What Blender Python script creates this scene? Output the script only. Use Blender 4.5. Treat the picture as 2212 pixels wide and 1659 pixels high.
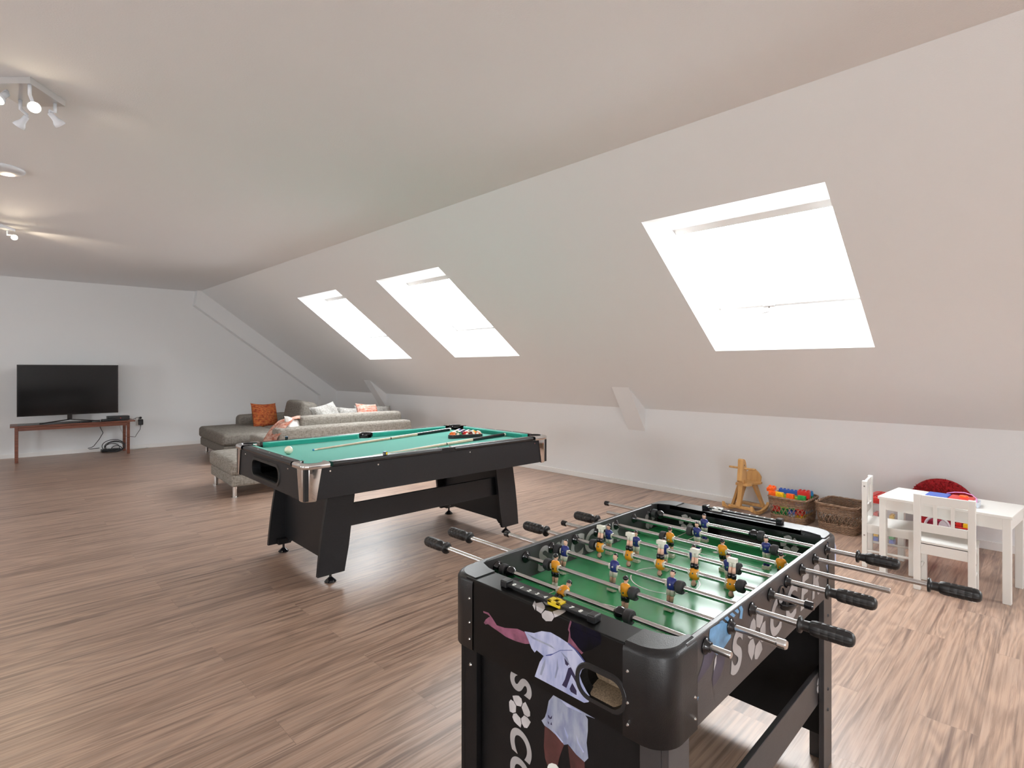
import bpy, bmesh, math, random
from mathutils import Vector, Matrix
from math import sin, cos, pi, radians, sqrt, atan2

S = bpy.context.scene
C = S.collection
for o in list(bpy.data.objects):
    bpy.data.objects.remove(o)
random.seed(7)

# ------------------------------------------------------------------ camera
FPX, CXP, HYP, CAMH = 1168.0, 1106.0, 797.5, 1.36      # focal length / principal column / horizon row, for 2212x1659
YAW = radians(44.95)
cd = bpy.data.cameras.new('camera')
cam = bpy.data.objects.new('camera', cd)
C.objects.link(cam)
cam.location = (0, 0, CAMH)
cam.rotation_euler = (radians(90), 0, -YAW)
cd.sensor_width = 36.0
cd.lens = 36.0 * FPX / 2212.0
cd.shift_y = -(829.5 - HYP) / 2212.0
cd.clip_start = 0.05
S.camera = cam

# ------------------------------------------------------------------ sky, exposure
world = bpy.data.worlds.new('overcast_sky')
S.world = world
world.use_nodes = True
wn = world.node_tree
wn.nodes['Background'].inputs['Color'].default_value = (0.965, 0.98, 1.0, 1)
wn.nodes['Background'].inputs['Strength'].default_value = 20.0
S.view_settings.view_transform = 'Standard'
S.view_settings.look = 'None'
S.view_settings.gamma = 1.0
S.view_settings.use_curve_mapping = False
S.view_settings.exposure = 0.32
S.cycles.use_denoising = True
S.cycles.max_bounces = 10
S.cycles.diffuse_bounces = 6
S.cycles.glossy_bounces = 4
S.cycles.transparent_max_bounces = 16
S.cycles.sample_clamp_indirect = 6.0
S.cycles.caustics_reflective = False
S.cycles.caustics_refractive = False

# ------------------------------------------------------------------ measuring helpers: a pixel of the photo -> a point on a known plane
_fw = Vector((sin(YAW), cos(YAW), 0)); _rt = Vector((cos(YAW), -sin(YAW), 0)); _cam = Vector((0, 0, CAMH))
def ray(x, y): return _fw + _rt * ((x - CXP) / FPX) + Vector((0, 0, (HYP - y) / FPX))
def on_plane(x, y, p0, n):
    r = ray(x, y); n = Vector(n)
    return _cam + r * ((Vector(p0) - _cam).dot(n) / r.dot(n))
def proj(p):
    d = Vector(p) - _cam; z = d.dot(_fw); return (CXP + FPX * d.dot(_rt) / z, HYP - FPX * d.z / z)
def at_x(x, y, X): return on_plane(x, y, (X, 0, 0), (1, 0, 0))
def at_y(x, y, Y): return on_plane(x, y, (0, Y, 0), (0, 1, 0))
def at_z(x, y, Z): return on_plane(x, y, (0, 0, Z), (0, 0, 1))

# ------------------------------------------------------------------ materials
def mat(name, col, rough=0.5, metal=0.0, var=0.0, vscale=20.0, bump=0.0, bscale=60.0, coat=0.0, spec=0.5, stretch=None, col2=None, vdet=4.0, trans=0.0, alpha=1.0, emit=None, estr=0.0, sheen=0.0):
    m = bpy.data.materials.new(name); m.use_nodes = True
    nt = m.node_tree; N = nt.nodes; L = nt.links
    b = N['Principled BSDF']
    b.inputs['Base Color'].default_value = (*col, 1)
    b.inputs['Roughness'].default_value = rough
    b.inputs['Metallic'].default_value = metal
    b.inputs['Specular IOR Level'].default_value = spec
    b.inputs['Coat Weight'].default_value = coat
    b.inputs['Sheen Weight'].default_value = sheen
    b.inputs['Transmission Weight'].default_value = trans
    b.inputs['Alpha'].default_value = alpha
    if emit:
        b.inputs['Emission Color'].default_value = (*emit, 1)
        b.inputs['Emission Strength'].default_value = estr
    tc = N.new('ShaderNodeTexCoord'); mp = N.new('ShaderNodeMapping')
    L.new(tc.outputs['Object'], mp.inputs['Vector'])
    if stretch: mp.inputs['Scale'].default_value = stretch
    n1 = N.new('ShaderNodeTexNoise'); n1.inputs['Scale'].default_value = vscale; n1.inputs['Detail'].default_value = vdet
    L.new(mp.outputs['Vector'], n1.inputs['Vector'])
    mx = N.new('ShaderNodeMix'); mx.data_type = 'RGBA'
    c2 = col2 if col2 else tuple(c * (1 - var) for c in col)
    mx.inputs['A'].default_value = (*col, 1); mx.inputs['B'].default_value = (*c2, 1)
    cr = N.new('ShaderNodeMapRange'); cr.inputs['From Min'].default_value = 0.35; cr.inputs['From Max'].default_value = 0.65
    L.new(n1.outputs['Fac'], cr.inputs['Value']); L.new(cr.outputs['Result'], mx.inputs['Factor'])
    L.new(mx.outputs['Result'], b.inputs['Base Color'])
    if bump:
        n2 = N.new('ShaderNodeTexNoise'); n2.inputs['Scale'].default_value = bscale; n2.inputs['Detail'].default_value = 3
        L.new(mp.outputs['Vector'], n2.inputs['Vector'])
        bp = N.new('ShaderNodeBump'); bp.inputs['Strength'].default_value = bump; bp.inputs['Distance'].default_value = 0.01
        L.new(n2.outputs['Fac'], bp.inputs['Height']); L.new(bp.outputs['Normal'], b.inputs['Normal'])
    return m

def floor_material():
    m = bpy.data.materials.new('oak_laminate_planks'); m.use_nodes = True
    nt = m.node_tree; N = nt.nodes; L = nt.links; b = N['Principled BSDF']
    tc = N.new('ShaderNodeTexCoord')
    br = N.new('ShaderNodeTexBrick')
    br.offset = 0.37; br.offset_frequency = 2; br.squash = 1.0
    br.inputs['Scale'].default_value = 1.0
    br.inputs['Brick Width'].default_value = 1.32; br.inputs['Row Height'].default_value = 0.194
    br.inputs['Mortar Size'].default_value = 0.0011; br.inputs['Mortar Smooth'].default_value = 0.3
    br.inputs['Color1'].default_value = (0, 0, 0, 1); br.inputs['Color2'].default_value = (1, 1, 1, 1); br.inputs['Mortar'].default_value = (0.5, 0.5, 0.5, 1)
    L.new(tc.outputs['Object'], br.inputs['Vector'])
    sc = N.new('ShaderNodeVectorMath'); sc.operation = 'MULTIPLY'; sc.inputs[1].default_value = (37.0, 11.0, 5.0)
    L.new(br.outputs['Color'], sc.inputs[0])
    ad = N.new('ShaderNodeVectorMath'); ad.operation = 'ADD'
    L.new(tc.outputs['Object'], ad.inputs[0]); L.new(sc.outputs[0], ad.inputs[1])
    # broad figure: contour lines of a stretched noise give the cathedral grain
    m1 = N.new('ShaderNodeMapping'); m1.inputs['Scale'].default_value = (0.62, 4.4, 1.0); L.new(ad.outputs[0], m1.inputs['Vector'])
    n1 = N.new('ShaderNodeTexNoise'); n1.inputs['Scale'].default_value = 1.25; n1.inputs['Detail'].default_value = 2.5; n1.inputs['Roughness'].default_value = 0.45; n1.inputs['Distortion'].default_value = 0.6
    L.new(m1.outputs[0], n1.inputs['Vector'])
    mul = N.new('ShaderNodeMath'); mul.operation = 'MULTIPLY'; mul.inputs[1].default_value = 78.0; L.new(n1.outputs['Fac'], mul.inputs[0])
    sn = N.new('ShaderNodeMath'); sn.operation = 'SINE'; L.new(mul.outputs[0], sn.inputs[0])
    r1 = N.new('ShaderNodeMapRange'); r1.inputs['From Min'].default_value = -1; r1.inputs['From Max'].default_value = 1; L.new(sn.outputs[0], r1.inputs['Value'])
    # fine fibres
    m2 = N.new('ShaderNodeMapping'); m2.inputs['Scale'].default_value = (2.2, 75.0, 1.0); L.new(ad.outputs[0], m2.inputs['Vector'])
    n2 = N.new('ShaderNodeTexNoise'); n2.inputs['Scale'].default_value = 1.6; n2.inputs['Detail'].default_value = 5; n2.inputs['Roughness'].default_value = 0.6; L.new(m2.outputs[0], n2.inputs['Vector'])
    # dark streaks and knots
    m3 = N.new('ShaderNodeMapping'); m3.inputs['Scale'].default_value = (0.55, 15.0, 1.0); L.new(ad.outputs[0], m3.inputs['Vector'])
    n3 = N.new('ShaderNodeTexNoise'); n3.inputs['Scale'].default_value = 1.7; n3.inputs['Detail'].default_value = 6; n3.inputs['Roughness'].default_value = 0.62; n3.inputs['Distortion'].default_value = 0.8; L.new(m3.outputs[0], n3.inputs['Vector'])
    r3 = N.new('ShaderNodeMapRange'); r3.inputs['From Min'].default_value = 0.50; r3.inputs['From Max'].default_value = 0.68; L.new(n3.outputs['Fac'], r3.inputs['Value'])
    base = N.new('ShaderNodeMix'); base.data_type = 'RGBA'
    base.inputs['A'].default_value = (0.455, 0.305, 0.222, 1); base.inputs['B'].default_value = (0.375, 0.243, 0.175, 1)
    L.new(br.outputs['Color'], base.inputs['Factor'])
    mA = N.new('ShaderNodeMix'); mA.data_type = 'RGBA'; mA.inputs['B'].default_value = (0.20, 0.128, 0.095, 1)
    fA = N.new('ShaderNodeMath'); fA.operation = 'MULTIPLY'; fA.inputs[1].default_value = 0.52; L.new(r1.outputs['Result'], fA.inputs[0])
    L.new(fA.outputs[0], mA.inputs['Factor']); L.new(base.outputs['Result'], mA.inputs['A'])
    mB = N.new('ShaderNodeMix'); mB.data_type = 'RGBA'; mB.inputs['B'].default_value = (0.50, 0.375, 0.30, 1)
    rB = N.new('ShaderNodeMapRange'); rB.inputs['From Min'].default_value = 0.42; rB.inputs['From Max'].default_value = 0.72; rB.inputs['To Max'].default_value = 0.55; L.new(n2.outputs['Fac'], rB.inputs['Value'])
    L.new(rB.outputs['Result'], mB.inputs['Factor']); L.new(mA.outputs['Result'], mB.inputs['A'])
    mE = N.new('ShaderNodeMix'); mE.data_type = 'RGBA'; mE.inputs['B'].default_value = (0.15, 0.095, 0.072, 1)
    rE = N.new('ShaderNodeMapRange'); rE.inputs['From Min'].default_value = 0.48; rE.inputs['From Max'].default_value = 0.28; rE.inputs['To Max'].default_value = 0.42; L.new(n2.outputs['Fac'], rE.inputs['Value'])
    L.new(rE.outputs['Result'], mE.inputs['Factor']); L.new(mB.outputs['Result'], mE.inputs['A'])
    mC = N.new('ShaderNodeMix'); mC.data_type = 'RGBA'; mC.inputs['B'].default_value = (0.115, 0.07, 0.055, 1)
    fC = N.new('ShaderNodeMath'); fC.operation = 'MULTIPLY'; fC.inputs[1].default_value = 0.85; L.new(r3.outputs['Result'], fC.inputs[0])
    L.new(fC.outputs[0], mC.inputs['Factor']); L.new(mE.outputs['Result'], mC.inputs['A'])
    mD = N.new('ShaderNodeMix'); mD.data_type = 'RGBA'; mD.inputs['B'].default_value = (0.10, 0.065, 0.05, 1)
    fD = N.new('ShaderNodeMath'); fD.operation = 'MULTIPLY'; fD.inputs[1].default_value = 0.3; L.new(br.outputs['Fac'], fD.inputs[0])
    L.new(fD.outputs[0], mD.inputs['Factor']); L.new(mC.outputs['Result'], mD.inputs['A'])
    L.new(mD.outputs['Result'], b.inputs['Base Color'])
    b.inputs['Roughness'].default_value = 0.36
    b.inputs['Specular IOR Level'].default_value = 0.75
    bp = N.new('ShaderNodeBump'); bp.inputs['Strength'].default_value = 0.12; bp.inputs['Distance'].default_value = 0.004
    L.new(n2.outputs['Fac'], bp.inputs['Height']); L.new(bp.outputs['Normal'], b.inputs['Normal'])
    return m

def glass_material(name='window_glass', gloss=0.06):
    m = bpy.data.materials.new(name); m.use_nodes = True
    nt = m.node_tree; N = nt.nodes; L = nt.links
    N.remove(N['Principled BSDF'])
    t = N.new('ShaderNodeBsdfTransparent'); t.inputs['Color'].default_value = (0.97, 0.985, 0.98, 1)
    g = N.new('ShaderNodeBsdfGlossy'); g.inputs['Roughness'].default_value = 0.02
    mx = N.new('ShaderNodeMixShader'); mx.inputs[0].default_value = gloss
    L.new(t.outputs[0], mx.inputs[1]); L.new(g.outputs[0], mx.inputs[2])
    L.new(mx.outputs[0], N['Material Output'].inputs['Surface'])
    return m

def tweed(name, c1, c2, c3, sc=90.0):
    m = bpy.data.materials.new(name); m.use_nodes = True
    nt = m.node_tree; N = nt.nodes; L = nt.links; b = N['Principled BSDF']
    tc = N.new('ShaderNodeTexCoord')
    outs = []
    for st in ((1, 1, 0.22), (0.25, 0.25, 1)):
        mp = N.new('ShaderNodeMapping'); mp.inputs['Scale'].default_value = st; L.new(tc.outputs['Object'], mp.inputs['Vector'])
        n = N.new('ShaderNodeTexNoise'); n.inputs['Scale'].default_value = sc; n.inputs['Detail'].default_value = 3; n.inputs['Roughness'].default_value = 0.7
        L.new(mp.outputs[0], n.inputs['Vector'])
        r = N.new('ShaderNodeMapRange'); r.inputs['From Min'].default_value = 0.38; r.inputs['From Max'].default_value = 0.62; L.new(n.outputs['Fac'], r.inputs['Value'])
        outs.append(r.outputs['Result'])
    a = N.new('ShaderNodeMix'); a.data_type = 'RGBA'; a.inputs['A'].default_value = (*c1, 1); a.inputs['B'].default_value = (*c2, 1); L.new(outs[0], a.inputs['Factor'])
    d = N.new('ShaderNodeMix'); d.data_type = 'RGBA'; d.inputs['B'].default_value = (*c3, 1); L.new(a.outputs['Result'], d.inputs['A'])
    f = N.new('ShaderNodeMath'); f.operation = 'MULTIPLY'; f.inputs[1].default_value = 0.6; L.new(outs[1], f.inputs[0]); L.new(f.outputs[0], d.inputs['Factor'])
    L.new(d.outputs['Result'], b.inputs['Base Color'])
    b.inputs['Roughness'].default_value = 0.95; b.inputs['Specular IOR Level'].default_value = 0.15
    bp = N.new('ShaderNodeBump'); bp.inputs['Strength'].default_value = 0.5; bp.inputs['Distance'].default_value = 0.004
    L.new(outs[0], bp.inputs['Height']); L.new(bp.outputs['Normal'], b.inputs['Normal'])
    return m

def wood(name, c1, c2, axis='X', sc=6.0, rough=0.45, spec=0.4):
    st = {'X': (0.6, 9, 9), 'Y': (9, 0.6, 9), 'Z': (9, 9, 0.6)}[axis]
    return mat(name, c1, rough=rough, col2=c2, vscale=sc, stretch=st, vdet=6, spec=spec)

M = dict(
    wall=mat('white_wall_paint', (0.81, 0.826, 0.836), 0.9, bump=0.12, bscale=220, spec=0.2),
    ceiling=mat('white_textured_ceiling', (0.855, 0.875, 0.90), 0.92, bump=0.14, bscale=120, spec=0.2),
    trim=mat('white_trim_paint', (0.82, 0.82, 0.81), 0.45),
    lining=mat('white_window_lining', (0.86, 0.87, 0.87), 0.6),
    floor=floor_material(),
    glass=glass_material(),
    white=mat('white_lacquer', (0.80, 0.80, 0.77), 0.35, spec=0.45),
    black_lam=mat('black_woodgrain_laminate', (0.0065, 0.0065, 0.0075), 0.42, col2=(0.011, 0.011, 0.013), vscale=60, stretch=(1, 1, 8), bump=0.1, bscale=200, spec=0.38),
    black_rail=mat('black_vinyl_rail', (0.010, 0.010, 0.012), 0.27, var=0.2, spec=0.5),
    black_cab=mat('black_printed_board', (0.0035, 0.003, 0.003), 0.36, var=0.2, spec=0.22),
    black_soft=mat('black_board', (0.006, 0.0055, 0.006), 0.5, var=0.3, bump=0.05, bscale=250, spec=0.25),
    grey_panel=mat('charcoal_printed_board', (0.040, 0.0365, 0.038), 0.38, var=0.2, bump=0.06, bscale=300, spec=0.6),
    black_plastic=mat('black_plastic', (0.008, 0.0085, 0.0098), 0.38, var=0.2, bump=0.08, bscale=400),
    gloss_black=mat('gloss_black_plastic', (0.008, 0.008, 0.010), 0.12, spec=0.6),
    rubber=mat('grey_rubber', (0.045, 0.045, 0.048), 0.75),
    grip=mat('black_rubber_grip', (0.012, 0.011, 0.011), 0.4, spec=0.5),
    chrome=mat('chrome', (0.78, 0.77, 0.76), 0.10, metal=1.0),
    steel=mat('polished_steel', (0.62, 0.61, 0.60), 0.20, metal=1.0),
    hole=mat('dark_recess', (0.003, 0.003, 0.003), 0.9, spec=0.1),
    chip=mat('raw_particle_board', (0.42, 0.31, 0.20), 0.8, var=0.5, vscale=300),
    cloth=mat('green_billiard_cloth', (0.034, 0.41, 0.32), 0.9, var=0.12, vscale=300, bump=0.05, bscale=500, spec=0.2, sheen=0.2),
    pitch=mat('green_pitch_print', (0.040, 0.36, 0.125), 0.26, var=0.25, vscale=5, spec=0.6),
    line=mat('white_print', (0.78, 0.80, 0.76), 0.4),
    print_grey=mat('silver_grey_print', (0.42, 0.40, 0.40), 0.45, var=0.15, vscale=14),
    print_white=mat('white_grey_print', (0.60, 0.58, 0.59), 0.45, var=0.25, vscale=22),
    skin_purple=mat('magenta_skin_print', (0.30, 0.10, 0.17), 0.45, var=0.55, vscale=28),
    skin_brown=mat('brown_skin_print', (0.10, 0.032, 0.030), 0.45, var=0.5, vscale=25),
    shirt_print=mat('pale_blue_shirt_print', (0.50, 0.53, 0.70), 0.45, col2=(0.30, 0.34, 0.56), vscale=16, stretch=(1, 3, 1)),
    shorts_print=mat('grey_blue_shorts_print', (0.36, 0.39, 0.48), 0.45, col2=(0.20, 0.23, 0.36), vscale=18, stretch=(1, 2.5, 1)),
    hair_print=mat('black_blue_hair_print', (0.003, 0.003, 0.004), 0.5, col2=(0.006, 0.005, 0.016), vscale=30, spec=0.1),
    number_print=mat('dark_number_print', (0.018, 0.013, 0.055), 0.45),
    navy_line=mat('navy_print', (0.05, 0.07, 0.25), 0.45),
    sky_print=mat('sky_blue_print', (0.16, 0.36, 0.60), 0.45, var=0.4, vscale=26),
    slate_print=mat('slate_leg_print', (0.055, 0.05, 0.085), 0.45, var=0.4, vscale=22),
    yellow=mat('yellow_plastic', (0.72, 0.52, 0.02), 0.35),
    shirt_orange=mat('orange_figure_shirt', (0.80, 0.33, 0.012), 0.32),
    shirt_blue=mat('navy_figure_shirt', (0.018, 0.030, 0.20), 0.28),
    ivory=mat('ivory_plastic', (0.72, 0.70, 0.60), 0.35),
    skin=mat('figure_skin', (0.72, 0.44, 0.32), 0.4),
    bench_top=mat('dark_bench_top', (0.018, 0.017, 0.018), 0.32),
    mahogany=wood('mahogany_wood', (0.20, 0.065, 0.035), (0.11, 0.032, 0.018), 'X', rough=0.35),
    screen=mat('dark_screen_glass', (0.003, 0.003, 0.0035), 0.10, spec=0.35),
    cable_black=mat('black_cable', (0.02, 0.02, 0.022), 0.5),
    cable_white=mat('white_cable', (0.72, 0.72, 0.70), 0.5),
    sofa=tweed('grey_tweed', (0.30, 0.275, 0.24), (0.17, 0.152, 0.13), (0.42, 0.395, 0.355), 100),
    sofa_dark=tweed('brown_grey_tweed', (0.20, 0.18, 0.155), (0.12, 0.105, 0.09), (0.27, 0.25, 0.22), 100),
    pillow_grey=tweed('pale_grey_weave', (0.34, 0.328, 0.305), (0.20, 0.19, 0.175), (0.46, 0.45, 0.43), 70),
    pillow_orange=tweed('orange_red_tweed', (0.30, 0.042, 0.020), (0.13, 0.018, 0.016), (0.50, 0.20, 0.045), 60),
    pillow_coral=tweed('coral_white_weave', (0.58, 0.17, 0.10), (0.42, 0.08, 0.05), (0.80, 0.70, 0.62), 36),
    throw=tweed('coral_woollen_throw', (0.48, 0.17, 0.10), (0.32, 0.08, 0.05), (0.78, 0.62, 0.52), 30),
    linen=mat('white_linen', (0.80, 0.78, 0.75), 0.9, bump=0.2, bscale=120),
    beech=wood('beech_wood', (0.60, 0.35, 0.135), (0.48, 0.26, 0.09), 'Z', sc=4, rough=0.42),
    wicker=mat('brown_wicker', (0.34, 0.215, 0.135), 0.6, col2=(0.20, 0.12, 0.075), vscale=45, bump=0.3, bscale=150),
    b_red=mat('red_plastic', (0.62, 0.025, 0.018), 0.3), b_orange=mat('orange_plastic', (0.85, 0.13, 0.012), 0.3),
    b_yellow=mat('yellow_block_plastic', (0.80, 0.50, 0.012), 0.3), b_green=mat('green_plastic', (0.012, 0.30, 0.065), 0.3),
    b_blue=mat('blue_plastic', (0.045, 0.125, 0.52), 0.3), b_sky=mat('azure_plastic', (0.02, 0.22, 0.50), 0.3),
    b_white=mat('pale_blue_plastic', (0.60, 0.66, 0.74), 0.3), b_lime=mat('lime_plastic', (0.33, 0.50, 0.05), 0.3),
    red_fur=mat('red_plush', (0.42, 0.008, 0.014), 0.95, var=0.5, vscale=60, bump=0.6, bscale=160),
    black_fur=mat('black_plush', (0.012, 0.006, 0.008), 0.95, bump=0.5, bscale=160),
    clear=mat('clear_plastic', (0.86, 0.88, 0.88), 0.12, alpha=0.26),
    pink=mat('pink_cord', (0.70, 0.30, 0.62), 0.4),
    lilac=mat('lilac_white_fabric', (0.66, 0.60, 0.66), 0.8),
    maroon=mat('crimson_fabric', (0.30, 0.012, 0.045), 0.8),
    lamp_white=mat('white_enamel', (0.74, 0.77, 0.82), 0.25),
    lamp_plate=mat('brushed_nickel', (0.72, 0.72, 0.72), 0.35, metal=0.75),
    bulb=mat('halogen_lens', (1, 0.9, 0.75), 0.3, emit=(1.0, 0.80, 0.52), estr=60.0),
    bulb_dim=mat('halogen_lens_edge', (1, 0.9, 0.75), 0.3, emit=(1.0, 0.86, 0.66), estr=14.0),
    led=mat('red_led', (0.6, 0.02, 0.02), 0.3, emit=(1, 0.05, 0.05), estr=1.0),
)
BALLC = {1: (0.75, 0.42, 0.01), 2: (0.012, 0.03, 0.28), 3: (0.55, 0.012, 0.012), 4: (0.06, 0.012, 0.12), 5: (0.78, 0.14, 0.012), 6: (0.008, 0.14, 0.045), 7: (0.16, 0.02, 0.018), 8: (0.008, 0.008, 0.009)}
for k, c in BALLC.items(): M['ball%d' % k] = mat('ball_resin_%d' % k, c, 0.08, coat=0.5)
M['ball_white'] = mat('ball_resin_ivory', (0.82, 0.76, 0.62), 0.10, coat=0.4)

# ------------------------------------------------------------------ mesh builder
class MB:
    def __init__(s): s.v = []; s.f = []; s.m = []; s.sm = []
    def raw(s, verts, faces, mi=0, smooth=False, X=None):
        o = len(s.v)
        for p in verts:
            p = Vector(p); s.v.append(X @ p if X else p)
        for f in faces: s.f.append([i + o for i in f]); s.m.append(mi); s.sm.append(smooth)
        return s
    def bm(s, b, mi=0, smooth=False, X=None):
        b.verts.index_update()
        s.raw([v.co.copy() for v in b.verts], [[v.index for v in f.verts] for f in b.faces], mi, smooth, X); b.free(); return s
    def box(s, x0, x1, y0, y1, z0, z1, bev=0.0, seg=2, mi=0, X=None, smooth=None):
        b = bmesh.new(); bmesh.ops.create_cube(b, size=1)
        for v in b.verts:
            v.co = Vector(((x0 + x1) / 2 + v.co.x * (x1 - x0), (y0 + y1) / 2 + v.co.y * (y1 - y0), (z0 + z1) / 2 + v.co.z * (z1 - z0)))
        if bev: bmesh.ops.bevel(b, geom=list(b.edges), offset=bev, segments=seg, affect='EDGES', profile=0.5)
        return s.bm(b, mi, (bev > 0 and seg > 2) if smooth is None else smooth, X)
    def cyl(s, p0, p1, r0, r1=None, n=16, mi=0, smooth=True, cap=True, X=None):
        return s.lathe([(0, 0), (r0, 0), (r0 if r1 is None else r1, 1), (0, 1)] if cap else [(r0, 0), (r0 if r1 is None else r1, 1)], p0, p1, n, mi, smooth, X, unit=True)
    def lathe(s, prof, p0, p1, n=24, mi=0, smooth=True, X=None, unit=False, sharp=True, rfun=None):
        """prof: (radius, distance from p0 along p0->p1)"""
        p0, p1 = Vector(p0), Vector(p1); ax = p1 - p0; Ln = ax.length; ax.normalize()
        u = ax.orthogonal().normalized(); w = ax.cross(u)
        segs = [[prof[i], prof[i + 1]] for i in range(len(prof) - 1)] if sharp else [prof]
        for sg in segs:
            vs = []; fs = []; rows = []
            for (r, h) in sg:
                c = p0 + ax * (h * Ln if unit else h)
                if r < 1e-7: rows.append([len(vs)]); vs.append(c)
                else:
                    rows.append(list(range(len(vs), len(vs) + n)))
                    for k in range(n):
                        a = 2 * pi * k / n; rr = r * (rfun(a, h) if rfun else 1); vs.append(c + u * (rr * cos(a)) + w * (rr * sin(a)))
            for a, b_ in zip(rows, rows[1:]):
                for k in range(n):
                    k2 = (k + 1) % n
                    if len(a) == 1 and len(b_) == 1: continue
                    if len(a) == 1: fs.append([a[0], b_[k2], b_[k]])
                    elif len(b_) == 1: fs.append([a[k], a[k2], b_[0]])
                    else: fs.append([a[k], a[k2], b_[k2], b_[k]])
            s.raw(vs, fs, mi, smooth, X)
        return s
    def sphere(s, c, r, sc=(1, 1, 1), u=16, v=10, mi=0, X=None):
        b = bmesh.new(); bmesh.ops.create_uvsphere(b, u_segments=u, v_segments=v, radius=r)
        for q in b.verts: q.co = Vector((c[0] + q.co.x * sc[0], c[1] + q.co.y * sc[1], c[2] + q.co.z * sc[2]))
        return s.bm(b, mi, True, X)
    def tube(s, pts, r, n=8, closed=False, mi=0, X=None):
        P = [Vector(p) for p in pts]; m = len(P); vs = []; fs = []
        t0 = (P[1] - P[0]).normalized(); u = t0.orthogonal().normalized()
        for i, p in enumerate(P):
            t = ((P[(i + 1) % m] - P[i - 1]) if (closed or 0 < i < m - 1) else (P[1] - P[0] if i == 0 else P[-1] - P[-2]))
            t = t.normalized() if t.length > 1e-9 else t0
            u = (u - t * u.dot(t)); u = u.normalized() if u.length > 1e-6 else t.orthogonal().normalized()
            w = t.cross(u); rr = r(i / max(1, m - 1)) if callable(r) else r
            for k in range(n): a = 2 * pi * k / n; vs.append(p + u * (rr * cos(a)) + w * (rr * sin(a)))
        for i in range(m if closed else m - 1):
            j = (i + 1) % m
            for k in range(n): k2 = (k + 1) % n; fs.append([i * n + k, i * n + k2, j * n + k2, j * n + k])
        if not closed: fs.append(list(range(n))[::-1]); fs.append([(m - 1) * n + k for k in range(n)])
        return s.raw(vs, fs, mi, True, X)
    def prism(s, poly, f3, th, mi=0, smooth=False, X=None, back=True):
        """poly in 2-D, f3 maps (u, v) to 3-D, th: thickness vector"""
        n = len(poly); A = [Vector(f3(*p)) for p in poly]; th = Vector(th); B = [a + th for a in A]
        fs = [list(range(n)), [n + i for i in range(n)][::-1]] + [[i, n + i, n + (i + 1) % n, (i + 1) % n] for i in range(n)]
        return s.raw(A + B, fs, mi, smooth, X)
    def loft(s, rings, cap=True, mi=0, smooth=True, X=None):
        n = len(rings[0]); vs = [p for r in rings for p in r]; fs = []
        for i in range(len(rings) - 1):
            for k in range(n): k2 = (k + 1) % n; fs.append([i * n + k, i * n + k2, (i + 1) * n + k2, (i + 1) * n + k])
        if cap: fs.append(list(range(n))[::-1]); fs.append([(len(rings) - 1) * n + k for k in range(n)])
        return s.raw(vs, fs, mi, smooth, X)
    def mesh(s, name, mats, W=None):
        me = bpy.data.meshes.new(name)
        inv = W.inverted() if W else None
        me.from_pydata([(inv @ p) if inv else p for p in s.v], [], s.f)
        for m in (mats if isinstance(mats, (list, tuple)) else [mats]): me.materials.append(M[m] if isinstance(m, str) else m)
        for i, p in enumerate(me.polygons): p.material_index = s.m[i]; p.use_smooth = s.sm[i]
        b = bmesh.new(); b.from_mesh(me); bmesh.ops.recalc_face_normals(b, faces=b.faces); b.to_mesh(me); b.free()
        me.update(); return me
    def build(s, name, mats, parent=None, local=False, loc=None):
        """with a parent, points are in world space unless local=True"""
        W = WM.get(parent) if (parent is not None and not local) else (Matrix.Translation(loc) if loc is not None else None)
        o = bpy.data.objects.new(name, s.mesh(name, mats, W)); C.objects.link(o)
        if parent is not None: o.parent = parent; WM[o] = WM.get(parent, Matrix.Identity(4))
        elif loc is not None: o.location = loc; WM[o] = Matrix.Translation(loc)
        else: WM[o] = Matrix.Identity(4)
        return o
WM = {}
def tag(o, label=None, cat=None, group=None, kind=None):
    if label: o['label'] = label
    if cat: o['category'] = cat
    if group: o['group'] = group
    if kind: o['kind'] = kind
    return o
def thing(name, label, cat, loc=(0, 0, 0), rz=0.0, group=None):
    o = bpy.data.objects.new(name, None); C.objects.link(o)
    o.location = loc; o.rotation_euler = (0, 0, rz); o.empty_display_size = 0.1
    WM[o] = Matrix.Translation(loc) @ Matrix.Rotation(rz, 4, 'Z')
    return tag(o, label, cat, group)
def copy_tree(o, parent=None):
    c = o.copy(); C.objects.link(c)
    if parent is not None: c.parent = parent
    for ch in list(o.children): copy_tree(ch, c)
    return c
def text_mesh(txt, size, bold=0.0, shear=0.0, ext=0.0006):
    cu = bpy.data.curves.new('lettering', 'FONT'); cu.body = txt; cu.size = size; cu.offset = bold; cu.shear = shear; cu.extrude = ext
    cu.align_x = 'CENTER'; cu.align_y = 'CENTER'
    o = bpy.data.objects.new('lettering', cu); C.objects.link(o)
    dg = bpy.context.evaluated_depsgraph_get()
    me = bpy.data.meshes.new_from_object(o.evaluated_get(dg))
    vs = [v.co.copy() for v in me.vertices]; fs = [list(p.vertices) for p in me.polygons]
    bpy.data.objects.remove(o); bpy.data.curves.remove(cu); bpy.data.meshes.remove(me)
    return vs, fs
def frame(origin, ux, uy):
    ux = Vector(ux).normalized(); uy = Vector(uy).normalized(); uz = ux.cross(uy)
    return Matrix(((ux.x, uy.x, uz.x, origin[0]), (ux.y, uy.y, uz.y, origin[1]), (ux.z, uy.z, uz.z, origin[2]), (0, 0, 0, 1)))
def rounded(w, h, r, n=6, cx=0.0, cy=0.0):
    out = []
    for (sx, sy, a0) in ((1, 1, 0), (-1, 1, pi / 2), (-1, -1, pi), (1, -1, 3 * pi / 2)):
        for k in range(n + 1):
            a = a0 + k * pi / 2 / n; out.append((cx + sx * (w / 2 - r) + r * cos(a), cy + sy * (h / 2 - r) + r * sin(a)))
    return out

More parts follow.
